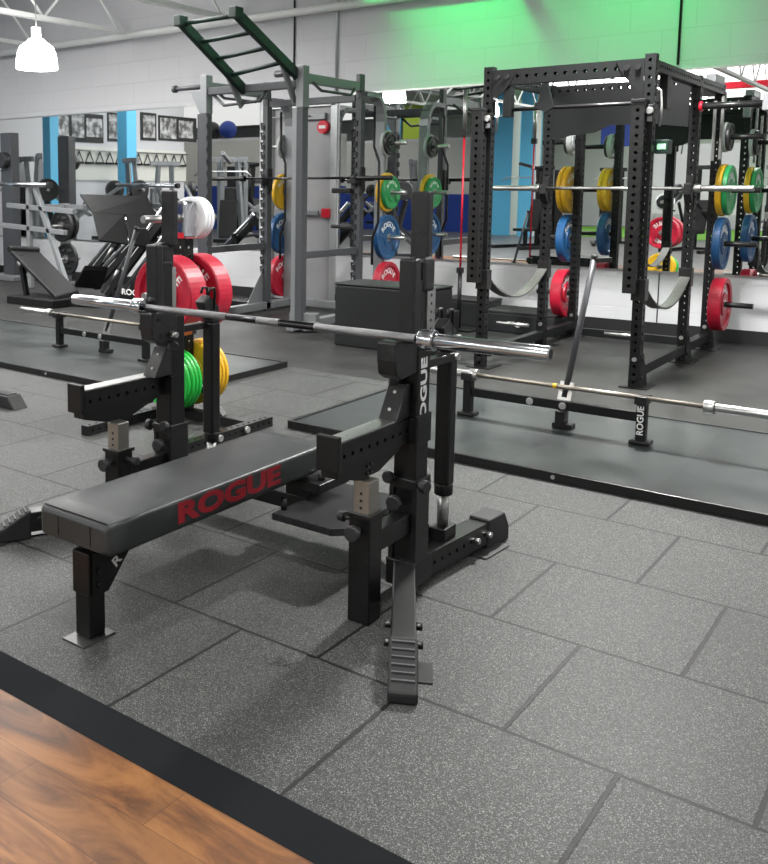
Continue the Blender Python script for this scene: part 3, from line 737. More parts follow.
# ------------------------------------------------------------------ plate tree behind the left upright
TX, TY = -3.98, 4.35
tree = thing('plate_tree', 'black plate storage post holding white, red, green and yellow plates behind the bench', 'plate tree', (TX, TY, 0))
MB().perf(TX-.04, TX+.04, TY-.04, TY+.04, .06, 1.16, pitch=.055, r=.011).build('post', M['rackblk'], tree)
MB().perf(-3.455, -3.395, 3.62, 4.52, 0.0, .06, axis='y', pitch=.055, r=.009).build('base_rail', M['black2'], tree)
MB().perf(-4.16, -4.10, 3.62, 4.52, 0.0, .06, axis='y', pitch=.055, r=.009).build('base_rail', M['black2'], tree)
MB().box(-4.10, -3.455, TY-.035, TY+.035, .005, .06).build('base_beam', M['black2'], tree, .003)
for s in (-1, 1):
    MB().bar((TX+s*.33, TY, .05), (TX+s*.03, TY, .34), .05, .03).build('brace', M['black2'], tree, .003)
for y in (4.0, 4.25):
    MB().cyl((-3.394, y, .035), (-3.375, y, .035), .02, 12).build('bolt', M['bolt'], tree)
MB().box(TX-.055, TX+.055, TY-.055, TY+.055, 1.16, 1.40).build('chrome_cap', M['chrome'], tree, .02, 3)
MB().box(TX-.03, TX+.045, TY-.0575, TY-.0552, 1.165, 1.20).build('warning_label', M['redlamp'], tree)
for z in (1.29, .82, .31):
    for s in (-1, 1):
        mb = MB().cyl((TX, TY+s*.041, z), (TX, TY+s*(.37 if s < 0 else .29), z), .0235, 20)
        if z != .82 and z > 1: pass
        mb.build('peg', M['steel'], tree)
mb = MB().box(TX-.03, TX+.05, TY-.07, TY+.02, .545, .60); mb.build('orange_tab', M['orange'], tree, .006)
T1 = [('ROGUE', 90, 24), ('25KG', -90, 20)]
plate((TX, TY-.135, .812), (0, -1, 0), .248, .16, M['red'], 'red bumper plate on the near side of the storage post', text=T1, grp=None)
plate((TX, TY+.118, .812), (0, 1, 0), .248, .14, M['red'], 'red bumper plate on the far side of the storage post', text=T1)
for i, lb in enumerate(('green plate nearest the post on the lower near peg', 'green plate second from the post on the lower near peg', 'green plate third from the post on the lower near peg', 'outermost green plate on the lower near peg facing the bench')):
    plate((TX, TY-.06-.034*i, .265), (0, -1, 0), .195-.006*(i == 3), .032, M['green'], lb, 'bumper', text=[('ROGUE', 90, 26)] if i == 3 else None, grp='green plates on the lower near peg')
for i, lb in enumerate(('yellow plate nearest the post on the lower far peg', 'yellow plate second from the post on the lower far peg', 'yellow plate third from the post on the lower far peg', 'outermost yellow plate on the lower far peg')):
    plate((TX, TY+.07+.038*i, .285), (0, 1, 0), .21, .034, M['yellow'], lb, 'bumper', grp='yellow plates on the lower far peg')
for i, lb in enumerate(('white plate nearest the post on the top peg', 'second white plate from the post on the top peg', 'third white plate from the post on the top peg')):
    plate((TX, TY+.06+.033*i, 1.29), (0, 1, 0), .135, .031, M['whitepl'], lb, 'iron', grp='white plates on the top peg')
plate((TX, TY+.163, 1.29), (0, 1, 0), .105, .03, M['blackpl'], 'small black plate behind the white plates on the top peg', 'iron')

# ================================================================== PLATFORMS, JACKS, FLOOR BARS
def platform(x0, x1, y0, y1, label):
    t = thing('lifting_platform', label, 'lifting platform', ((x0+x1)/2, (y0+y1)/2, 0))
    MB().box(x0+.03, x1-.03, y0+.03, y1-.03, 0.0005, .043).build('deck', M['platform'], t)
    mb = MB().box(x0, x1, y0, y0+.03, 0, .05).box(x0, x1, y1-.03, y1, 0, .05).box(x0, x0+.03, y0+.03, y1-.03, 0, .05).box(x1-.03, x1, y0+.03, y1-.03, 0, .05)
    fr = mb.build('edge_frame', M['black2'], t, .003)
    for i in range(8):
        x = x0+.12+(x1-x0-.24)*i/7
        MB().cyl((x, y0, .025), (x, y0-.005, .025), .011, 10).build('bolt', M['bolt'] if i % 2 else M['black2'], fr)
    return t
platform(-3.30, .55, 4.545, 6.14, 'dark rubber lifting platform with black steel edge on the right behind the bench')
platform(-8.6, -4.46, 4.60, 6.14, 'dark rubber lifting platform with black steel edge on the left behind the bench')

def bar_jack(xa, xb, y, zt, xl, label, lev, grp='low barbell jacks on the platforms', lettering=False):
    z0 = .044
    t = thing('barbell_jack', label, 'barbell jack', ((xa+xb)/2, y, z0), grp)
    for x in (xa, xb):
        MB().box(x-.026, x+.026, y-.028, y+.028, z0+.02, zt-.035).build('upright', M['rackblk'], t, .004)
        MB().box(x-.055, x+.055, y-.05, y+.05, z0, z0+.022).build('foot', M['black2'], t, .006)
        mb = MB().prism([(x-.032, y-.055, zt-.035), (x-.032, y-.055, zt+.012), (x-.032, y-.03, zt+.012), (x-.032, y-.018, zt-.017), (x-.032, y+.018, zt-.017), (x-.032, y+.03, zt+.012), (x-.032, y+.055, zt+.012), (x-.032, y+.055, zt-.035)], (.064, 0, 0))
        mb.build('cradle', M['plastic'], t, .003, recalc=True)
    MB().box(xa+.026, xb-.026, y-.02, y+.02, .17, .225).build('crossbar', M['rackblk'], t, .004)
    for x in (xl-.17, xl+.03): MB().cyl((x, y-.0205, .197), (x, y-.03, .197), .022, 16).build('bolt', M['bolt'], t, .003)
    b = V((xl, y+.08, .21)); e = V(lev)
    MB().box(xl-.03, xl+.03, y+.021, y+.09, .075, .15).build('fulcrum_foot', M['black2'], t, .004)
    MB().box(xl-.05, xl+.07, y+.03, y+.10, z0, .075).build('fulcrum_base', M['black2'], t, .004)
    MB().bar(V((xl, y+.06, .15)), b.lerp(e, .13), .085, .012, (0, -1, 0)).build('bracket', M['steel'], t, .002)
    ha = MB().cyl(b.lerp(e, .02), e, .0185, 14).build('handle', M['greyrack'], t)
    d_ = (e-b).normalized()
    MB().cyl(e-d_*.005, e+d_*.02, .021, 14).build('end_cap', M['rubber'], ha)
    MB().bar(e-d_*.01, e-d_*.01+V((.10, .02, .005)), .03, .03).build('latch', M['black2'], t, .004)
    if lettering:
        text_mb('ROGUE', .05, frame((xb, y-.0285, .18), (0, 0, 1), (-1, 0, 0)), .0012, 1.0).build('lettering', M['white'], t)
    return t
bar_jack(-2.51, -1.455, 5.42, .31, -1.93, 'dark barbell jack with long raised lever handle on the right platform', (-1.86, 5.72, 1.06), lettering=True)
barbell(-1.795, 5.42, .3075, 'worn steel barbell resting on the low jack of the right platform', 'old')
mb = MB().cyl((-1.97, 5.42, .3075), (-1.945, 5.42, .3075), .0155, 14)
tag(mb.build('tape_band', M['yellow']), 'yellow tape band wrapped round the barbell on the right platform', 'tape')
bar_jack(-6.50, -5.40, 5.42, .345, -5.97, 'dark barbell jack with raised lever handle on the left platform', (-5.70, 5.62, 1.13))
barbell(-5.95, 5.42, .3425, 'worn steel barbell resting on the low jack of the left platform', 'old')

# ================================================================== BLACK BOX AND THINGS ON THE FLOOR
bxo = thing('plyometric_box', 'large black padded jump box standing behind the bench press rack', 'jump box', (-4.2, 7.6, 0))
MB().box(-4.78, -3.80, 7.33, 7.80, 0, .575).build('body', M['blacksoft'], bxo, .012)
MB().box(-4.785, -3.795, 7.325, 7.805, .576, .60).build('lid', M['blacksoft'], bxo, .010)
for x in (-4.5, -3.9): MB().cyl((x, 7.33, .30), (x, 7.326, .30), .012, 12).build('rivet', M['black2'], bxo)

def step_box(u, v, y, w, d, h, name, label, cat, m='blacksoft', white=None):
    p = at(u, v, y=y)
    t = thing(name, label, cat, (p.x, y, 0))
    MB().box(p.x-w/2, p.x+w/2, y-d/2, y+d/2, .0, h).build('body', M[m], t, .012)
    MB().box(p.x-w/2-.005, p.x+w/2+.005, y-d/2-.005, y+d/2+.005, h+.0005, h+.025).build('lid', M['rubber'], t, .006)
    if white: text_mb(white, .075, frame((p.x, y-d/2-.002, h*.55), (1, 0, 0), (0, 0, 1)), .002, 1.3).build('lettering', M['white'], t)
    return t
step_box(527, 330, 9.35, .75, .5, .20, 'aerobic_step', 'low black step box on the floor inside the black power rack', 'step', white='rogue')
step_box(470, 330, 9.5, .55, .4, .26, 'storage_crate', 'black crate on the floor between the two racks below the mirror', 'crate')
tb = thing('band_station', 'upright dark pole with a red resistance band beside the black power rack', 'band pole', (0, 0, 0))
p0 = at(459, 308, y=9.0); tb.location = (p0.x, 9.0, 0)
MB().cyl((p0.x, 9.0, .02), (p0.x, 9.0, .62), .022, 12).build('lower_tube', M['rackblk'], tb)
MB().box(p0.x-.2, p0.x+.2, 8.85, 9.15, 0, .02).build('base', M['black2'], tb, .004)
MB().box(p0.x-.14, p0.x-.02, 8.9, 9.02, .021, .18).build('ballast', M['rubber'], tb, .008)
MB().cyl((p0.x, 9.0, .62), (p0.x, 9.0, 2.05), .011, 10).build('band', M['redlamp'], tb)
MB().cyl((p0.x, 9.0, 2.05), (p0.x, 9.0, 2.50), .022, 12).build('upper_tube', M['steel'], tb)
for zc in (.60, 2.02): MB().box(p0.x-.03, p0.x+.03, 8.97, 9.03, zc, zc+.06).build('clip', M['black2'], tb, .004)
bb = thing('floor_block', 'small black bracket block with a white tag on the floor behind the rack post', 'floor block', (0, 0, 0))
q = at(433+0, 330, y=8.6); bb.location = (q.x, 8.6, 0)
MB().box(q.x-.22, q.x+.22, 8.5, 8.75, 0, .24).build('body', M['rubber'], bb, .01)
text_mb('R', .13, frame((q.x+.14, 8.498, .12), (1, 0, 0), (0, 0, 1)), .003, 1.2).build('emblem', M['white'], bb)

# ================================================================== BLACK POWER RACK
pr = thing('power_rack', 'tall black perforated steel power rack on the right with a name panel across its top', 'power rack', (-2.6, 8.2, 0))
RX = {1: -1.99, -1: -3.22}
FY, MY, BY = 7.17, 8.50, 9.33
PH = 2.42
for s in (1, -1):
    x = RX[s]
    for y in (FY, MY, BY):
        MB().perf(x-.0375, x+.0375, y-.0375, y+.0375, .0, PH if y != FY else PH+.03).build('upright', M['rackblk'], pr)
        for z in (.12, .16): pass
        # foot gusset plates
        g = MB().prism([(x+s*.0385, y-.0375, 0), (x+s*.0385, y-.0375, .26), (x+s*.0385, y+.0375, .26), (x+s*.0385, y+.17, .0)], (s*.006, 0, 0))
        go = g.build('foot_gusset', M['rackblk'], pr, recalc=True)
        MB().box(x-.10, x+.10, y-.06, y+.19, 0.0, .008).build('foot_plate', M['rackblk'], pr)
        for z in (.08, .22):
            MB().cyl((x, y-.038, z), (x, y-.05, z), .017, 12).build('bolt', M['bolt'] if z > .1 else M['black2'], pr); (y != BY or z < .1) and MB().cyl((x+s*.045, y, z), (x+s*.056, y, z), .014, 12).build('bolt', M['black2'], pr)
    for y0, y1 in ((FY+.038, MY-.038), (MY+.038, BY-.038)):
        MB().box(x-.036, x+.036, y0, y1, .085, .16).build('base_beam', M['rackblk'], pr, .004)
        MB().perf(x-.036, x+.036, y0, y1, PH-.09, PH-.012, axis='y').build('top_beam', M['rackblk'], pr)
    # guard channel on the front post
    MB().perf(x-.088, x+.004, FY-.135, FY-.04, .72, 2.10, pitch=.0605, r=.014).build('guard_channel', M['black2'], pr)
    MB().box(x-.092, x+.008, FY-.14, FY-.035, 2.10, 2.125).build('channel_cap', M['plastic'], pr, .004)
    # pulley carriage near the top
    MB().box(x+.006, x+.05, FY-.08, FY-.039, 1.96, 2.085).build('carriage', M['black2'], pr, .006)
    MB().cyl((x+.028, FY-.081, 2.04), (x+.028, FY-.105, 2.04), .026, 14).build('knob', M['steel'], pr, .004)
    MB().box(x+.01, x+.045, FY-.086, FY-.081, 1.965, 2.0).build('carriage_label', M['silver'], pr)
    MB().path([(x+.06, FY-.06, 2.20), (x+.09, FY-.06, 2.18), (x+.10, FY-.06, 2.05), (x+.09, FY-.06, 1.93)], .009, 8).build('pull_handle', M['steel'], pr)
    # safety strap from front post to middle post
    mb = MB(); pts = []
    y0, y1, zs, sag = FY+.045, MY-.045, .74, .20
    n = 16
    for i in range(n+1):
        t = i/n; z = zs - sag*4*t*(1-t); pts.append((y0+(y1-y0)*t, z))
    for (ya, za), (yb, zb) in zip(pts, pts[1:]):
        mb.bar((x, ya, za), (x, yb, zb), .085, .012)
    mb.build('safety_strap', M['strap'], pr)
    for y in (FY, MY): MB().box(x-.05, x+.05, y-.045, y+.045, .66, .82).build('strap_bracket', M['black2'], pr, .004)
    # bar hooks on the middle posts
    hy = MY-.042
    mb = MB().prism([(x-.03, hy, 1.36), (x-.03, hy, 1.60), (x-.03, hy-.012, 1.60), (x-.03, hy-.012, 1.475), (x-.03, hy-.06, 1.475), (x-.03, hy-.072, 1.53), (x-.03, hy-.085, 1.53), (x-.03, hy-.085, 1.44), (x-.03, hy-.03, 1.36)], (.06, 0, 0))
    mb.build('bar_hook', M['plastic'], pr, .003, recalc=True)
    # storage pegs outboard of the back posts
    for z in (1.95, 1.475, .99, .435):
        L = .34
        MB().cyl((x+s*.038, BY, z), (x+s*(.038+L), BY, z), .0245, 18).build('storage_peg', M['black2'], pr)
# crossmembers
MB().perf(RX[-1]+.038, RX[1]-.038, FY-.034, FY+.034, PH-.12, PH-.0, axis='x', pitch=.075, r=.016).build('front_crossmember', M['rackblk'], pr)
for x0, x1 in ((RX[-1]+.04, RX[-1]+.26), (RX[1]-.26, RX[1]-.04)):
    sgn = 1 if x0 < -2.6 else -1
    xa = x0 if sgn > 0 else x1
    MB().prism([(xa, FY-.04, PH-.01), (xa+sgn*.20, FY-.04, PH-.01), (xa+sgn*.14, FY-.04, PH-.12), (xa, FY-.04, PH-.26)], (0, .006, 0)).build('corner_gusset', M['rackblk'], pr, recalc=True)
    for dx, dz in ((.04, -.06), (.12, -.06)):
        MB().cyl((xa+sgn*dx, FY-.041, PH+dz), (xa+sgn*dx, FY-.055, PH+dz), .02, 12).build('bolt', M['black2'], pr)
MB().perf(RX[-1]+.038, RX[1]-.038, MY-.034, MY+.034, PH-.10, PH-.012, axis='x', pitch=.075, r=.015).build('middle_crossmember', M['rackblk'], pr)
MB().perf(RX[-1]+.038, RX[1]-.038, BY-.034, BY+.034, PH-.10, PH-.012, axis='x', pitch=.075, r=.015).build('back_crossmember', M['rackblk'], pr)
MB().box(RX[-1]+.038, RX[1]-.038, BY-.03, BY+.03, .02, .095).build('back_base_beam', M['rackblk'], pr, .004)
# name panel with arched lower edge
pts = [(RX[-1]+.04, 2.32), (RX[1]-.04, 2.32), (RX[1]-.04, 2.0), (RX[1]-.35, 2.04), (RX[-1]+.55, 2.04), (RX[-1]+.42, 1.98), (RX[-1]+.2, 1.96), (RX[-1]+.10, 1.93), (RX[-1]+.04, 1.93)]
mb = MB().prism([(a, MY-.046, b) for a, b in pts], (0, .006, 0))
npn = mb.build('name_panel', M['rackblk'], pr, recalc=True)
# multi-grip pull-up bar in front
MB().cyl((RX[-1]+.04, 7.55, 2.14), (RX[1]-.04, 7.55, 2.14), .016, 14).build('pull_up_bar', M['black2'], pr)
for s in (1, -1): MB().box(RX[s]-.03, RX[s]+.03, 7.50, 7.60, 2.08, 2.34).build('pull_up_bracket', M['rackblk'], pr, .004)
MB().prism([(RX[-1]+.30, 7.5, 2.34), (RX[-1]+.34, 7.5, 2.34), (RX[-1]+.40, 7.5, 2.14), (RX[-1]+.33, 7.5, 2.10), (RX[-1]+.26, 7.5, 2.14)], (0, .03, 0)).build('pull_up_hanger', M['rackblk'], pr, recalc=True)
# outboard landmine / grip bar on the right top
MB().cyl((RX[1]+.04, MY-.1, 2.16), (RX[1]+.52, MY-.1, 2.16), .028, 16).build('outrigger_bar', M['black2'], pr)
MB().cyl((RX[1]+.05, MY-.1, 2.16), (RX[1]+.075, MY-.1, 2.16), .04, 16).build('outrigger_collar', M['redlamp'], pr)
MB().box(RX[1]+.52, RX[1]+.65, MY-.17, MY-.02, 2.10, 2.24).build('outrigger_bracket', M['silver'], pr, .006)
for y, z0, z1 in ((9.18, 2.0, 2.30), (8.9, 1.98, 2.24)):
    MB().bar((RX[1]+.06, y, z1), (RX[1]+.06, y, z0-.25), .02, .03, (0, 1, 0)).build('chain_link_bar', M['steel'], pr)
# display box
MB().box(RX[1]+.03, RX[1]+.13, 7.23, 7.33, 1.74, 1.84).build('counter_box', M['greenpaint'], pr, .006)
MB().box(RX[1]+.05, RX[1]+.11, 7.228, 7.2295, 1.77, 1.81).build('counter_screen', mat('pale_green_label', (.35, .8, .45), .4), pr)
MB().box(RX[1]-.025, RX[1]+.04, BY+.038, BY+.09, 2.2, 2.36).build('end_bracket', M['silver'], pr, .005)
MB().box(RX[1]-.04, RX[1]+.042, MY+.45, BY-.04, PH-.0115, PH+.06).build('label_plate', M['silver'], pr, .004)
barbell(-2.60, 8.40, 1.4895, 'silver barbell racked chest high in the black power rack', 'steel')
# bar sleeve pin lying on the base
MB().cyl((RX[1]-.30, FY+.2, .36), (RX[1]-.02, FY+.2, .36), .012, 10).build('safety_pin', M['steel'], pr)
MB().cyl((RX[-1]+.04, FY+.2, .36), (RX[-1]+.32, FY+.2, .36), .012, 10).build('safety_pin', M['steel'], pr)

PT = [('ROGUE', 90, 26)]
GXR, GXL = -5.54, -6.84
def stack(x, y, z, s, items, where):
    """items: (radius, thickness, material, colour word, label, kind)"""
    o = .05 if abs(x-GXR) > .01 and abs(x-GXL) > .01 else .066
    for r, t, m, lb, k in items:
        plate((x+s*(o+t/2), y, z), (s, 0, 0), r, t, M[m], lb+' '+where, k, text=PT if k == 'bumper' else None)
        o += t+.002
R_ = .245
stack(RX[1], BY, 1.95, 1, [(.135, .035, 'greypl', 'pale grey change plate against the post', 'iron'), (.125, .03, 'blackpl', 'small black plate', 'iron')], 'on the top right peg of the black rack')
stack(RX[1], BY, 1.475, 1, [(.235, .05, 'yellow', 'yellow plate behind a green one', 'bumper'), (.225, .045, 'dgreen', 'green plate in front of a yellow one', 'bumper')], 'on the right side of the black rack')
stack(RX[1], BY, .99, 1, [(R_-.005, .07, 'blue', 'blue bumper plate', 'bumper')], 'on the right side of the black rack')
stack(RX[1], BY, .435, 1, [(R_, .11, 'red', 'thick red bumper plate', 'bumper')], 'on the lowest right peg of the black rack')
stack(RX[-1], BY, 1.95, -1, [(.135, .05, 'greypl', 'pale green-grey change plate against the post', 'iron'), (.12, .03, 'blackpl', 'small black plate', 'iron')], 'on the top left peg of the black rack')
stack(RX[-1], BY, 1.475, -1, [(.235, .05, 'yellow', 'first yellow plate beside the post', 'bumper'), (.235, .045, 'yellow', 'outer yellow plate', 'bumper')], 'on the left side of the black rack')
stack(RX[-1], BY, .99, -1, [(R_-.005, .08, 'blue', 'blue bumper plate', 'bumper')], 'on the left side of the black rack')
stack(RX[-1], BY, .435, -1, [(R_, .11, 'red', 'thick red bumper plate', 'bumper')], 'on the lowest left peg of the black rack')

# ================================================================== GREY RACK WITH LADDER
gr = thing('half_rack', 'slate grey and silver power rack with a green climbing ladder on top', 'power rack', (-6.2, 8.6, 0))
GX = {1: -5.54, -1: -6.84}
GF, GM, GB = 7.85, 8.95, 9.42
for s in (1, -1):
    x = GX[s]
    MB().box(x-.045, x+.035, GF-.05, GF+.05, .0, 2.30).build('front_upright', M['greyrack'], gr, .006)
    MB().box(x-.10, x-.046, GF-.045, GF+.045, .0, 2.30).build('upright_strip', M['silver'] if s > 0 else M['greyrack'], gr)
    MB().box(x-.05, x+.04, GF-.055, GF+.055, 2.30, 2.72).build('upright_top', M['silver'], gr, .006)
    if s < 0:
        mb = MB(); z = .5
        while z < 2.2: mb.box(x+.036, x+.052, GF-.052, GF-.02, z, z+.075); z += .13
        mb.build('notch_plate', M['greyrack'], gr)
    # notched upright
    MB().box(x-.03, x+.045, GM-.045, GM+.045, .0, 2.55).build('notched_upright', M['greyrack'], gr, .005)
    mb = MB(); z = .45
    while z < 2.25:
        mb.prism([(x-.045, GM-.052, z), (x-.045, GM-.052, z+.07), (x-.045, GM-.02, z+.07), (x-.045, GM-.02, z+.09), (x-.06, GM-.052, z+.09)], (.014, 0, 0)); z += .115
    z = .45
    while z < 2.25:
        mb.box(x-.044, x+.0, GM-.058, GM-.046, z, z+.06); z += .115
    mb.build('notch_plate', M['rubber'], gr, recalc=True)
    # silver curved storage upright
    pts = [(x, GB, 0.05), (x, GB, 2.25)] + [(x, GB-.2+.2*math.cos(R(a)), 2.25+.28*math.sin(R(a))) for a in (20, 40, 60, 80, 90)] + [(x, GM+.05, 2.53)]
    mb = MB()
    for a, b in zip(pts, pts[1:]): mb.bar(a, b, .12, .06, (0, -1, 0) if abs(a[2]-b[2]) > abs(a[1]-b[1]) else (0, 0, 1))
    mb.build('storage_upright', M['silver'], gr, .004)
    MB().bar((x, GF, 2.60), (x, GM, 2.60), .05, .10).build('top_beam', M['silver'], gr, .006)
    MB().bar((x, GM-.05, 2.60), (x, GM+.05, 2.60), .06, .28).build('top_bracket', M['greyrack'], gr, .01)
    mb = MB().path([(x+.05, GF+.1, 2.56), (x+.10, GF+.18, 2.48), (x+.10, GM-.35, 2.48), (x+.05, GM-.2, 2.56)], .016, 10)
    mb.build('side_grip', M['greyrack'], gr)
    MB().bar((x, GF+.05, .79), (x, GM-.05, .79), .05, .075).build('side_safety', M['greyrack'], gr, .006)
    MB().bar((x, GF-.2, .06), (x, GB+.1, .06), .09, .09).build('base_rail', M['silver'], gr, .01)
    MB().prism([(x-.02, GM-.05, .10), (x-.02, GM-.05, .5), (x-.02, GM-.35, .10)], (.006, 0, 0)).build('base_gusset', M['silver'], gr, recalc=True)
    # hook for the bar
    MB().prism([(x+.046, GM-.06, 1.40), (x+.046, GM-.06, 1.72), (x+.046, GM+.03, 1.72), (x+.046, GM+.03, 1.46)], (.02, 0, 0)).build('hook_plate', M['black2'], gr, recalc=True)
    MB().box(x-.05, x+.06, GM-.17, GM-.05, 1.54, 1.585).build('bar_hook', M['plastic'], gr, .004)
    for z, L in ((2.0, .28), (1.44, .28), (.92, .28), (.38, .28)):
        MB().cyl((x+s*.06, GB, z), (x+s*(.06+L), GB, z), .0245, 16).build('storage_peg', M['steel'], gr)
    MB().path([(x+.10, GM+.15, 2.40), (x+.10, GM+.15, 1.95), (x+.17, GM+.15, 1.78), (x+.17, GM+.15, 1.10), (x+.10, GM+.15, .92), (x+.10, GM+.15, .62)], .015, 10).build('band_arm', M['black2'], gr)
MB().box(GX[-1]+.05, GX[1]-.05, GF-.04, GF+.04, 2.50, 2.58).build('front_crossmember', M['greyrack'], gr, .006)
MB().box(GX[-1]+.05, GX[1]-.05, GM-.03, GM+.03, 2.44, 2.52).build('back_crossmember', M['greyrack'], gr, .006)
MB().box(GX[-1]+.05, GX[1]-.05, GB-.04, GB+.04, .03, .12).build('base_crossmember', M['silver'], gr, .006)
MB().cyl((GX[-1]-.05, GF, 2.60), (GX[-1]-.46, GF, 2.60), .026, 14).cyl((GX[-1]-.46, GF, 2.60), (GX[-1]-.50, GF, 2.60), .042, 14).build('side_grip', M['greyrack'], gr)
MB().cyl((GX[1]-.05, GF-.01, 2.66), (GX[1]-.34, GF-.01, 2.66), .036, 14).build('front_grip', M['greyrack'], gr)
MB().prism([(GX[-1]-.05, GF-.03, 2.55), (GX[-1]-.22, GF-.03, 2.55), (GX[-1]-.05, GF-.03, 2.25)], (0, .01, 0)).build('grip_bracket', M['silver'], gr, recalc=True)
MB().path([(GX[-1]+.1, GF, 2.50), (GX[-1]+.25, GF, 2.38), (GX[-1]+.75, GF, 2.40), (GX[-1]+.82, GF, 2.50)], .018, 10).build('pull_up_grip', M['greyrack'], gr)
# feet stretching forward on the right
fa, fb = at(291, 316, z=.14), at(318, 318, z=.14)
MB().bar(fa, fb, .10, .10).build('front_foot', M['silver'], gr, .008)
MB().cyl(at(300, 320, z=.07), at(345, 334, z=.07), .035, 14).build('front_roller', M['silver'], gr, .004)
MB().bar((fb.x, fb.y, .06), (GX[1]+.1, GF-.1, .06), .09, .09).build('front_rail', M['silver'], gr, .008)
# ladder
lx1, lx0 = GX[1]-.06, GX[1]-.76
A1 = V((lx1, GF, 2.62)); B1 = at(236, 13, x=lx1)
A0 = V((lx0, GF, 2.52)); B0 = V((lx0, B1.y, B1.z))
lad = MB().bar(A1, B1, .06, .10).build('ladder_rail', M['greenpaint'], gr, .008)
MB().bar(A0, B0, .06, .10).build('ladder_rail', M['greenpaint'], gr, .008)
for i in range(4):
    t = (.24, .48, .72, .97)[i]
    a = A1.lerp(B1, t); b = A0.lerp(B0, t)
    MB().cyl((lx1-.03, a.y, a.z), (lx0+.03, b.y, b.z), .022, 12).build('ladder_rung', M['greenpaint'], gr)
for e in (B0, B1): MB().box(e.x-.045, e.x+.045, e.y-.06, e.y+.06, e.z-.05, e.z+.055).build('rail_end_cap', M['greenpaint'], gr, .01)
for xx, aa, bb_ in ((lx0, A0, B0), (lx1, A1, B1)):
    m_ = aa.lerp(bb_, .22)
    MB().bar((xx-.04, GF, 2.35), (xx-.04, m_.y, m_.z), .03, .07).build('ladder_strut', M['silver'], gr, .004)
gb = barbell(-6.33, 8.84, 1.60, 'dark barbell racked in the grey rack below the ladder', 'dark'); gb.scale = (1.16, 1, 1)
for zz, lb, w in ((1.50, 'black', 0), ):
    MB().box(GX[1]-.30, GX[1]-.05, GM-.10, GM-.03, 1.43, 1.49).build('spotter_stub', M['black2'], gr, .01)
    MB().cyl((GX[1]-.22, GM, 1.05), (GX[1]-.035, GM, 1.05), .05, 14).cyl((GX[1]-.36, GM, 1.05), (GX[1]-.22, GM, 1.05), .022, 14).build('roller_pad', M['rubber'], gr, .01)

for s, wd in ((1, 'right'), (-1, 'left')):
    x = GX[s]
    stack(x, GB, 2.0, s, [(.15, .035, 'greypl', 'pale change plate', 'iron')] + ([(.13, .035, 'blackpl', 'small black plate', 'iron')] if s > 0 else []), 'on the top %s peg of the grey rack' % wd)
    stack(x, GB, 1.44, s, [(.225, .05, 'yellow', 'yellow plate', 'bumper')] + ([(.19, .05, 'dgreen', 'green plate in front of a yellow one', 'bumper')] if s > 0 else []), 'on the %s side of the grey rack' % wd)
    stack(x, GB, .92, s, [(.26, .07, 'blue', 'blue bumper plate', 'bumper')], 'on the %s side of the grey rack' % wd)
    stack(x, GB, .38, s, [(.26, .09, 'red', 'red bumper plate', 'bumper')], 'on the lowest %s peg of the grey rack' % wd)
wq = at(14, 411, z=0)
wd = thing('rubber_wedge', 'black wedge shaped rubber end piece on the floor at the left edge', 'rubber wedge', (wq.x, wq.y, 0))
MB().prism([(wq.x, wq.y, 0), (wq.x-.45, wq.y, 0), (wq.x-.45, wq.y, .085), (wq.x-.08, wq.y, .085)], (0, .12, 0)).build('block', M['rubber'], wd, .008, recalc=True)
MB().box(wq.x-.44, wq.x-.10, wq.y+.02, wq.y+.10, .0855, .0915).build('top_cap', M['black2'], wd)

# ================================================================== MACHINES ON THE LEFT
lp = thing('leg_press', 'black inclined leg press machine with a wide tilted foot plate at the left', 'leg press', (-8.2, 8.0, 0))
YA, YB = 7.75, 8.45
def P2(u, v, y): return at(u, v, y=y)
# foot plate: two slightly folded boards
a, b, c, d = P2(80, 194, YA), P2(147, 196, YB), P2(157, 216, YB), P2(93, 213, YA)
n_ = (b-a).cross(d-a).normalized()*.03
MB().prism([a, b, c, d], n_).build('foot_plate_top', M['upholst'], lp, .004, recalc=True)
e, f = P2(158, 248, YB-.1), P2(99, 240, YA-.1)
for (p, q, r_, s_), nm in (((d, d.lerp(c, .49), f.lerp(e, .49), f), 'foot_plate_panel'), ((d.lerp(c, .51), c, e, f.lerp(e, .51)), 'foot_plate_panel')):
    MB().prism([p, q, r_, s_], n_).build(nm, M['upholst'], lp, .004, recalc=True)
for i, (u0, v0, u1, v1, y) in enumerate(((80, 278, 128, 218, 8.6), (90, 283, 146, 222, 8.45), (102, 292, 172, 196, 8.3), (118, 298, 186, 206, 8.15))):
    q0, q1 = P2(u0, v0, y), P2(u1, v1, y)
    MB().cyl(q0, q1, .028, 12).build('guide_rod', M['chrome'], lp)
    off = V((.10, 0, -.05))
    MB().bar(q0+off, q1+off, .06, .09).build('side_rail', M['upholst'], lp, .006)
q0, q1 = P2(125, 305, 8.0), P2(190, 215, 8.0)
MB().bar(q0, q1, .07, .10).build('side_rail', M['upholst'], lp, .006)
p = [P2(74, 287, 7.6), P2(84, 270, 7.6), P2(108, 271, 8.0), P2(101, 290, 8.0)]
MB().prism(p, (0.01, .0, .06)).build('seat', M['upholst'], lp, .01, recalc=True)
p = [P2(10, 254, 7.4), P2(36, 252, 7.9), P2(80, 296, 7.9), P2(57, 302, 7.4)]
MB().prism(p, (-.02, 0, .07)).build('back_pad', M['upholst'], lp, .015, recalc=True)
MB().cyl(P2(9, 249, 7.4), P2(38, 250, 7.9), .045, 14).build('head_roll', M['upholst'], lp, .01)
q0 = P2(20, 255, 7.5); q1 = P2(27, 300, 7.5)
MB().bar(q0, (q1.x, q1.y, .08), .06, .06).build('back_post', M['black2'], lp, .006)
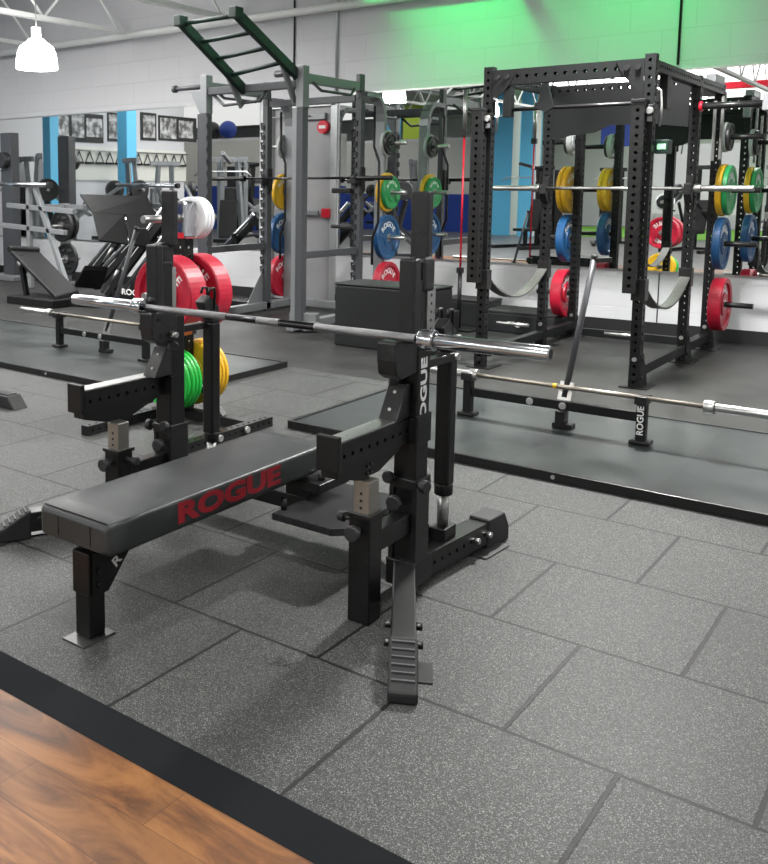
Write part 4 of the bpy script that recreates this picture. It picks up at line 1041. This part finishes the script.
MB().cyl(P2(19, 262, 7.45), P2(22, 266, 7.45), .04, 14).build('adjuster_knob', M['steel'], lp)
b0 = at(8, 303, z=0.0)
MB().box(b0.x, b0.x+.9, b0.y-.02, b0.y+.45, 0, .10).build('base_front', M['upholst'], lp, .01)
MB().bar((b0.x+.85, b0.y+.3, .06), (-7.6, 8.2, .06), .10, .10).build('base_rail', M['upholst'], lp, .006)
MB().bar((-8.7, 8.75, .06), (-6.95, 8.75, .06), .10, .10).build('base_rail', M['upholst'], lp, .006)
for u in (118, 150, 176):
    q = P2(u, 240 if u < 160 else 215, 8.7); MB().bar((q.x, q.y, 0), q, .06, .06).build('support_post', M['black2'], lp, .004)
q0 = P2(121, 290, 8.0); q1 = P2(150, 270, 8.0)
MB().bar((-8.4, 7.85, .16), (-7.25, 7.85, .16), .012, .12).build('side_cover', M['upholst'], lp)
text_mb('ROGUE', .10, frame(P2(134, 293, 7.83), (1, 0, 0), (0, 0, 1)), .002, 1.3).build('lettering', M['white'], lp)
for k, (u, v) in enumerate(((104, 262), (110, 284))):
    q = P2(u, v, 7.9); MB().cyl(q, q+V((.15, 0, .18)), .02, 10).build('release_handle', M['steel'], lp)

# plate storage stand with black plates
ps = thing('plate_stand', 'silver plate stand holding black grip plates below the mirror', 'plate stand', (-10.6, 9.3, 0))
q = at(65, 240, y=9.25)
MB().box(q.x-.06, q.x+.06, 9.2, 9.32, .06, 1.25).build('post', M['silver'], ps, .008)
MB().box(q.x-.4, q.x+.4, 9.15, 9.37, 0, .06).build('base', M['silver'], ps, .008)
MB().bar((q.x+.45, 9.26, 1.2), (q.x-.5, 9.26, 1.2), .07, .07).build('top_arm', M['silver'], ps, .006)
def grip_plate(c, ax, r, label, grp):
    t = plate(c, ax, r, .05, M['blackpl'], label, 'iron', grp=grp)
    a_ = V(ax); xd = V((0, 0, 1)).cross(a_)
    mb = None
    for i in range(6):
        an = 2*PI*i/6; e = xd*math.cos(an)+V((0, 0, 1))*math.sin(an)
        MB().bar(V(c)+e*r*.58-xd.cross(e)*0+a_*.012, V(c)+e*r*.62+a_*.03, .09, .05).build('grip_slot', M['rubber'], t, .01)
    MB().lathe([(.0255, .02), (.06, .02), (.06, .034), (.0255, .034)], c, ax, 20).build('hub', M['steel'], t, recalc=True)
    return t
for v, z in ((226, 0), (259, 0)):
    p = at(63 if v < 240 else 68, v, y=8.98)
    MB().cyl((p.x, 9.2, p.z), (p.x, 8.78, p.z), .0245, 14).build('peg', M['steel'], ps)
    grip_plate((p.x, 8.96, p.z), (0, -1, 0), .235, 'black grip plate on the %s peg of the silver stand' % ('upper' if v < 240 else 'lower'), 'black grip plates')
    if v < 240: grip_plate((p.x, 9.08, p.z+.02), (0, -1, 0), .225, 'black grip plate behind another on the upper peg of the silver stand', 'black grip plates')

def machine(x, y, rz, label, kind=0, grp='exercise machines across the gym', fm='silver'):
    """seated lever machine: frame, seat, back pad, arms, weight stack or plates"""
    t = thing('exercise_machine', label, 'exercise machine', (x, y, 0), grp)
    z0 = -.02 if y < 1.6 else 0
    F = M[fm]
    def b(name, p, q, w_, h_, m=F):
        MB().bar(V(p)+V((x, y, z0)), V(q)+V((x, y, z0)), w_, h_).build(name, m, t, .004)
    b('base_rail', (-.45, -.8, .05), (-.45, .8, .05), .09, .08); b('base_rail', (.45, -.8, .05), (.45, .8, .05), .09, .08)
    b('base_beam', (-.45, .6, .05), (.45, .6, .05), .08, .07)
    b('mast', (-.25, .6, .05), (-.15, .45, 2.05), .10, .08); b('mast', (.25, .6, .05), (.15, .45, 2.05), .10, .08)
    b('top_beam', (-.35, .45, 2.05), (.35, .45, 2.05), .08, .10)
    b('seat_post', (0, -.1, .05), (0, -.1, .45), .08, .08)
    b('seat', (0, -.35, .48), (0, .1, .48), .40, .07, M['upholst']); b('back_pad', (0, .14, .52), (0, .32, 1.25), .35, .07, M['upholst'])
    if kind in (0, 2):
        b('lever_arm', (-.5, .5, 1.55), (-.5, -.4, 1.0), .06, .07); b('lever_arm', (.5, .5, 1.55), (.5, -.4, 1.0), .06, .07)
        for s in (-1, 1):
            MB().cyl((x+s*.5, y-.4, 1.0+z0), (x+s*.3, y-.45, 1.0+z0), .02, 10).build('hand_grip', M['rubber'], t)
            MB().cyl((x+s*.5, y+.35, 1.45+z0), (x+s*.85, y+.35, 1.45+z0), .024, 10).build('weight_horn', M['steel'], t)
            MB().cyl((x+s*.56, y+.35, 1.45+z0), (x+s*.66, y+.35, 1.45+z0), .2, 20).build('loaded_plate', M['blackpl'], t, .01)
        b('cross_strut', (-.45, .6, .3), (-.2, -.5, 1.2), .06, .06); b('cross_strut', (.45, .6, .3), (.2, -.5, 1.2), .06, .06)
    else:
        MB().box(x-.22, x+.22, y+.62, y+.9, .1+z0, 1.5+z0).build('weight_stack', M['blackpl'], t, .01)
        b('stack_shroud', (-.27, .76, .05), (-.27, .76, 2.0), .05, .3); b('stack_shroud', (.27, .76, .05), (.27, .76, 2.0), .05, .3)
        b('pulldown_arm', (0, .45, 2.0), (0, -.4, 2.15), .07, .07)
        MB().path([(x-.55, y-.4, 1.72+z0), (x-.45, y-.4, 1.8+z0), (x+.45, y-.4, 1.8+z0), (x+.55, y-.4, 1.72+z0)], .015, 8).build('pulldown_bar', M['steel'], t)
        MB().cyl((x, y-.4, 1.8+z0), (x, y-.4, 2.12+z0), .006, 6).build('cable', M['rubber'], t)
    t.rotation_euler[2] = R(rz)
    return t
machine(-13.2, 8.7, 35, 'silver lever machine at the far left edge in front of the mirror', 0)
machine(-13.9, 6.9, 200, 'silver lever machine reflected above the black grip plates', 0)
machine(-11.6, 6.0, 150, 'silver cable machine reflected beside the pale blue column', 1)
machine(-14.4, 4.6, 120, 'silver lever machine reflected below the framed photographs', 2)
machine(-11.9, 4.2, 230, 'silver lever machine reflected behind the tilted leg press plate', 0)
machine(-15.0, 8.7, 175, 'silver cable machine in the far corner by the framed photographs', 1)
machine(-13.2, 2.6, 80, 'black cable machine reflected between the grey rack posts', 1, fm='black2')
machine(-13.6, .4, 160, 'black lever machine reflected under the cream half wall', 2, fm='black2')
machine(-9.2, -3.2, 200, 'black cable machine reflected beside the green and yellow plates', 1, fm='black2')
machine(-8.0, -6.0, 160, 'black cable machine reflected behind the red band pole', 1, fm='black2')
machine(-5.6, -4.6, 190, 'black lever machine reflected inside the black power rack', 2, fm='black2')
machine(-3.9, -5.2, 170, 'silver cable machine reflected at the right of the black rack', 1)
machine(-14.8, -5.2, 190, 'black lever machine reflected in front of the blue panels', 0, fm='black2')

# squat stand on the left: dark column with a small plate, and a silver barbell rail across
cs = thing('cable_column', 'dark grey cable column with a small black plate at the far left', 'cable column', (0, 0, 0))
q = at(11, 200, y=9.35); cs.location = (q.x, 9.35, 0)
MB().box(q.x-.14, q.x+.14, 9.27, 9.43, .08, 2.36).build('column', M['greyrack'], cs, .01)
MB().box(q.x-.35, q.x+.35, 9.1, 9.6, 0, .08).build('base', M['silver'], cs, .01)
pp = at(8, 160, y=9.2); MB().cyl((q.x, 9.27, pp.z), (q.x, 9.16, pp.z), .13, 20).build('small_plate', M['blackpl'], cs, .01)
bb2 = at(-12, 184, y=8.6); be = at(48, 185, y=8.6)
t = thing('rail_bar', 'shiny silver guide bar across the far left machine', 'bar', tuple(be))
MB().cyl(be, bb2, .035, 14).build('tube', M['chrome'], t)
MB().cyl(be, be+V((.06, 0, 0)), .045, 14).build('stop', M['rubber'], t)
MB().bar(be+V((-.5, .05, -.04)), (be.x-.5, 8.65, 0.01), .07, .07).build('support', M['silver'], t, .005)
MB().bar(be+V((-.35, .05, -.04)), (be.x+.35, 8.65, 0.01), .07, .07).build('brace', M['silver'], t, .005)
MB().bar(be+V((-1.0, .05, -.3)), (be.x+.5, 8.65, 1.15), .07, .07).build('brace', M['silver'], t, .005)
MB().bar(be+V((-1.2, .05, -.6)), (be.x+.3, 8.65, .85), .07, .07).build('brace', M['silver'], t, .005)

# ================================================================== THINGS REFLECTED IN THE MIRROR
def refl(u, v, yv):
    """real place of something seen in the wall mirror at (u, v), yv = distance of its mirror image"""
    p = at(u, v, y=yv); return V((p.x, 2*(WY-.008)-yv, p.z))
def refl_x(u, v, x):
    p = at(u, v, x=x); return V((p.x, 2*(WY-.008)-p.y, p.z))
# framed monochrome photographs on the left wall
XW = XL+.001
def gallery(u0, u1, v0, v1, label, pics):
    a, b = refl_x(u0, v0, XW), refl_x(u1, v1, XW)
    z1 = a.z; z0 = refl_x(u0, v1, XW).z
    t = thing('picture_board', label, 'picture board', (XW, (a.y+b.y)/2, z0), 'black boards of photographs on the left wall')
    MB().box(XW, XW+.02, b.y, a.y, z0, z1).build('mount', M['black_board'], t)
    for k, (f0, f1, g0, g1) in enumerate(pics):
        y0, y1 = a.y+(b.y-a.y)*f1, a.y+(b.y-a.y)*f0
        MB().box(XW+.0205, XW+.026, y0, y1, z0+(z1-z0)*g0, z0+(z1-z0)*g1).build('photograph', M['photo'], t)
gallery(43, 103, 110, 140, 'wide black board with three monochrome photographs on the left wall', [(.03, .40, .18, .88), (.45, .66, .15, .95), (.70, .98, .2, .85)])
gallery(107, 118, 112, 141, 'narrow black board with one monochrome photograph on the left wall', [(.1, .95, .1, .92)])
gallery(140, 156, 112, 140, 'black board with a tall photograph right of the blue column', [(.15, .9, .1, .9)])
gallery(158, 196, 115, 140, 'black board with two photographs nearest the cream half wall', [(.04, .45, .08, .9), (.52, .9, .15, .85)])
# accessory rail below the photographs
ar0, ar1 = refl_x(70, 146, XW), refl_x(185, 146, XW)
t = thing('accessory_board', 'long white board with hooks below the photographs on the left wall', 'board', (XW, (ar0.y+ar1.y)/2, 2.0))
zt = ar0.z
MB().box(XW, XW+.03, ar1.y, ar0.y, zt-.75, zt).build('panel', M['cream'], t)
MB().cyl((XW+.08, ar1.y, zt-.08), (XW+.08, ar0.y, zt-.08), .015, 8).build('hook_rail', M['steel'], t)
hk = None
places = ['first', 'second', 'third', 'fourth', 'fifth', 'sixth', 'seventh', 'eighth', 'ninth', 'tenth', 'eleventh', 'twelfth']
for i in range(12):
    y = ar0.y+(ar1.y-ar0.y)*(.05+.9*i/11)
    lb = 'black cable handle hanging on the white board, %s from the far corner of the gym' % places[i]
    if hk is None:
        hk = thing('cable_handle', lb, 'cable handle', (XW+.08, y, zt-.1), 'cable handles on the white board')
        MB().path([(XW+.08, y, zt-.1), (XW+.08, y-.12, zt-.35), (XW+.08, y+.12, zt-.35), (XW+.08, y, zt-.12)], .016, 8).build('stirrup', M['blackpl'], hk)
        MB().cyl((XW+.08, y-.13, zt-.36), (XW+.08, y+.13, zt-.36), .025, 10).build('grip', M['rubber'], hk)
    else: dup(hk, (XW+.08, y, zt-.1), lb)
# pale blue columns
def column(u, yv, w_, label, m='skyblue', stripe=False):
    p = refl(u, 150, yv)
    t = thing('painted_column', label, 'column', (p.x, p.y, 0), 'painted columns')
    z0 = -.019 if p.y < 1.6 else .001
    MB().box(p.x-w_/2, p.x+w_/2, p.y-w_/2, p.y+w_/2, z0, CZ-.005).build('shaft', M[m], t)
    if stripe: MB().box(p.x+w_/2+.001, p.x+w_/2+.01, p.y-w_/4, p.y+w_/2, 0, CZ-.01).build('white_stripe', M['white'], t)
column(127, 14.6, .30, 'sky blue column reflected among the framed photographs')
column(51, 11.9, .22, 'sky blue column reflected at the far left behind the machines')
column(506, 29.5, .75, 'sky blue column reflected at the left front post of the black rack', stripe=True)
column(531, 29.0, .5, 'sky blue column reflected behind the left posts of the black rack', stripe=True)
# half wall with blue base
def half_wall(u0, u1, yv, zt, zm, zb):
    a, b = refl(u0, 150, yv), refl(u1, 150, yv)
    o = MB().box(a.x, b.x, a.y-.1, a.y+.1, zm, zt).build('wall_partition', M['cream']); tag(o, kind='structure')
    o = MB().box(a.x, b.x, a.y-.11, a.y+.11, zt, zt+.12).build('trim_2', M['white']); tag(o, kind='structure')
    o = MB().box(a.x, b.x, a.y-.1, a.y+.1, -.02, zm).build('wall_partition', M['bluepanel']); tag(o, kind='structure')
def ztop(u, v, yv): return at(u, v, y=yv).z
half_wall(162, 345, 26.5, ztop(225, 142, 26.5), ztop(225, 186, 26.5), 0)
half_wall(346, 497, 30.5, ztop(430, 142, 30.5), ztop(430, 194, 30.5), 0)
# wall panels far away
def panel(name, u0, v0, u1, v1, yv, label, cat, m, d=.05):
    a = refl(u0, v0, yv); b = refl(u1, v1, yv)
    t = thing(name, label, cat, ((a.x+b.x)/2, a.y, b.z))
    MB().box(a.x, b.x, a.y-d, a.y, b.z, a.z).build('face', M[m], t)
    for x in (a.x+.08, b.x-.08):
        if name == 'notice_screen': MB().box(x-.03, x+.03, a.y-d, a.y, -.019, b.z-.001).build('leg', M['steel'], t)
        else: MB().cyl((x, a.y-d/2, a.z+.001), (x, a.y-d/2, CZ-.002), .01, 6).build('hanging_cord', M['rubber'], t)
    return t
panel('lime_panel', 404, 88, 426, 141, 33, 'lime green banner panel reflected above the half wall', 'panel', 'lime')
panel('blue_banner', 266, 100, 275, 130, 30, 'narrow blue banner reflected beside the grey rack', 'banner', 'bluepanel')
panel('blue_banner', 384, 92, 400, 141, 33.5, 'sky blue banner reflected above the green and yellow plates', 'banner', 'skyblue')
o = panel('blue_banner', 602, 113, 640, 146, 30, 'bright blue banner reflected inside the black rack', 'banner', 'bluepanel')
panel('orange_banner', 622, 104, 640, 112, 29.8, 'orange banner reflected above the bright blue one', 'banner', 'orange')
panel('blue_banner', 672, 122, 690, 142, 29, 'small bright blue board reflected right of the display box', 'banner', 'skyblue')
ra, rb = refl(620, 84, 24), refl(790, 84, 24)
rz = at(755, 84, y=24).z
rbm = thing('red_beam', 'long red beam reflected at the top of the mirror on the right', 'beam', ((ra.x+rb.x)/2, ra.y, rz))
MB().box(ra.x, rb.x, ra.y-.06, ra.y+.06, rz-.08, rz+.08).build('rail', M['redlamp'], rbm, .01)
for x in (ra.x+.2, rb.x-.2): MB().cyl((x, ra.y, rz+.081), (x, ra.y, CZ-.002), .012, 6).build('hanger', M['steel'], rbm)
panel('notice_screen', 655, 145, 740, 215, 31, 'white notice wall reflected behind the right side of the black rack', 'screen', 'white')
# blue exercise balls on the half wall
for i, (u, m, lb) in enumerate(((228, 'bluepanel', 'blue exercise ball resting on top of the cream half wall'), (212, 'blackpl', 'dark exercise ball resting beside the blue one on the half wall'))):
    p = refl(u, 142, 26.5); z = ztop(225, 142, 26.5)+.12
    bm_ = MB(); bmesh.ops.create_uvsphere(bm_.bm, u_segments=24, v_segments=14, radius=.33, matrix=Matrix.Translation((p.x, p.y, z+.32)))
    tag(bm_.build('exercise_ball', M[m], smooth=True), lb, 'exercise ball', 'exercise balls on the half wall')

machine(-9.9, 2.6, 250, 'grey lever machine reflected left of the cream half wall', 0, fm='greyrack')

# ================================================================== LIGHT
w = bpy.data.worlds.new('world'); SC.world = w; w.use_nodes = True
w.node_tree.nodes['Background'].inputs['Color'].default_value = (0.8, 0.85, 0.9, 1)
w.node_tree.nodes['Background'].inputs['Strength'].default_value = 0.3
for x, y, z, p in ((-5.5, 1.5, 3.4, 45), (-1.0, 1.5, 3.4, 62), (-5.5, -3.5, 3.4, 50), (-1.0, -3.5, 3.4, 30), (-10.5, -3.5, 3.4, 120), (-10.5, 1.5, 3.4, 150), (1.5, 6.0, 3.4, 80), (-2.1, 6.8, 3.72, 430), (P.x, 7.5, 3.2, 120)):
    al_ = area(x, y, z, 0.4, p)
    if p == 430: al_.data.spread = R(140); al_.data.size = al_.data.size_y = .3
area(-8.4, 6.4, 3.66, 5.6, 230, sy=2.4)       # added overhead fill below the joists, no fixture modelled
area(-6.5, 3.4, 3.66, 5.0, 60, sy=1.0)  # second added fill, softens shade around the bench and platforms
area(-9.5, 6.5, 3.8, 4.0, 110, rot=(PI, 0, 0), sy=2.5)  # added uplight without a fixture, brightens roof deck and joists
area(-5.0, -6.0, 4.4, 10.0, 420, sy=5)  # added fill panel, brightens the hall reflected in the mirror
area(-12.5, 4.5, 4.4, 5.0, 350, sy=5)  # added fill panel over the machine bay
area(-6.0, -14.0, 4.4, 14.0, 650, sy=8)  # added fill panel for the deep end of the reflected hall
area(-24.0, -8.0, 4.4, 14.0, 430, sy=12)  # added fill panel for the wide left part of the hall
# green stage lamps at the ceiling, washing the wall over the racks
def green_spot(loc, tgt, power, size=R(100)):
    l = bpy.data.lights.new('green_lamp', 'SPOT'); l.energy = power; l.color = (0.0, 1.0, 0.16); l.spot_size = size; l.spot_blend = 1.0; l.shadow_soft_size = .1
    o = bpy.data.objects.new('green_lamp', l); o.location = loc; COL.objects.link(o)
    o.rotation_euler = (V(tgt)-V(loc)).to_track_quat('-Z', 'Y').to_euler()
green_spot((-4.6, 8.5, 4.3), (-4.7, 9.95, 3.15), 150, R(75))
green_spot((-2.9, 8.3, 4.3), (-2.8, 9.95, 3.1), 150, R(75))
green_spot((-6.4, 9.0, 3.95), (-5.4, 9.8, 3.7), 35, R(70))
SC.view_settings.view_transform = 'Standard'
SC.view_settings.look = 'None'
SC.view_settings.gamma = 1
SC.view_settings.use_curve_mapping = False
SC.view_settings.exposure = 0.1
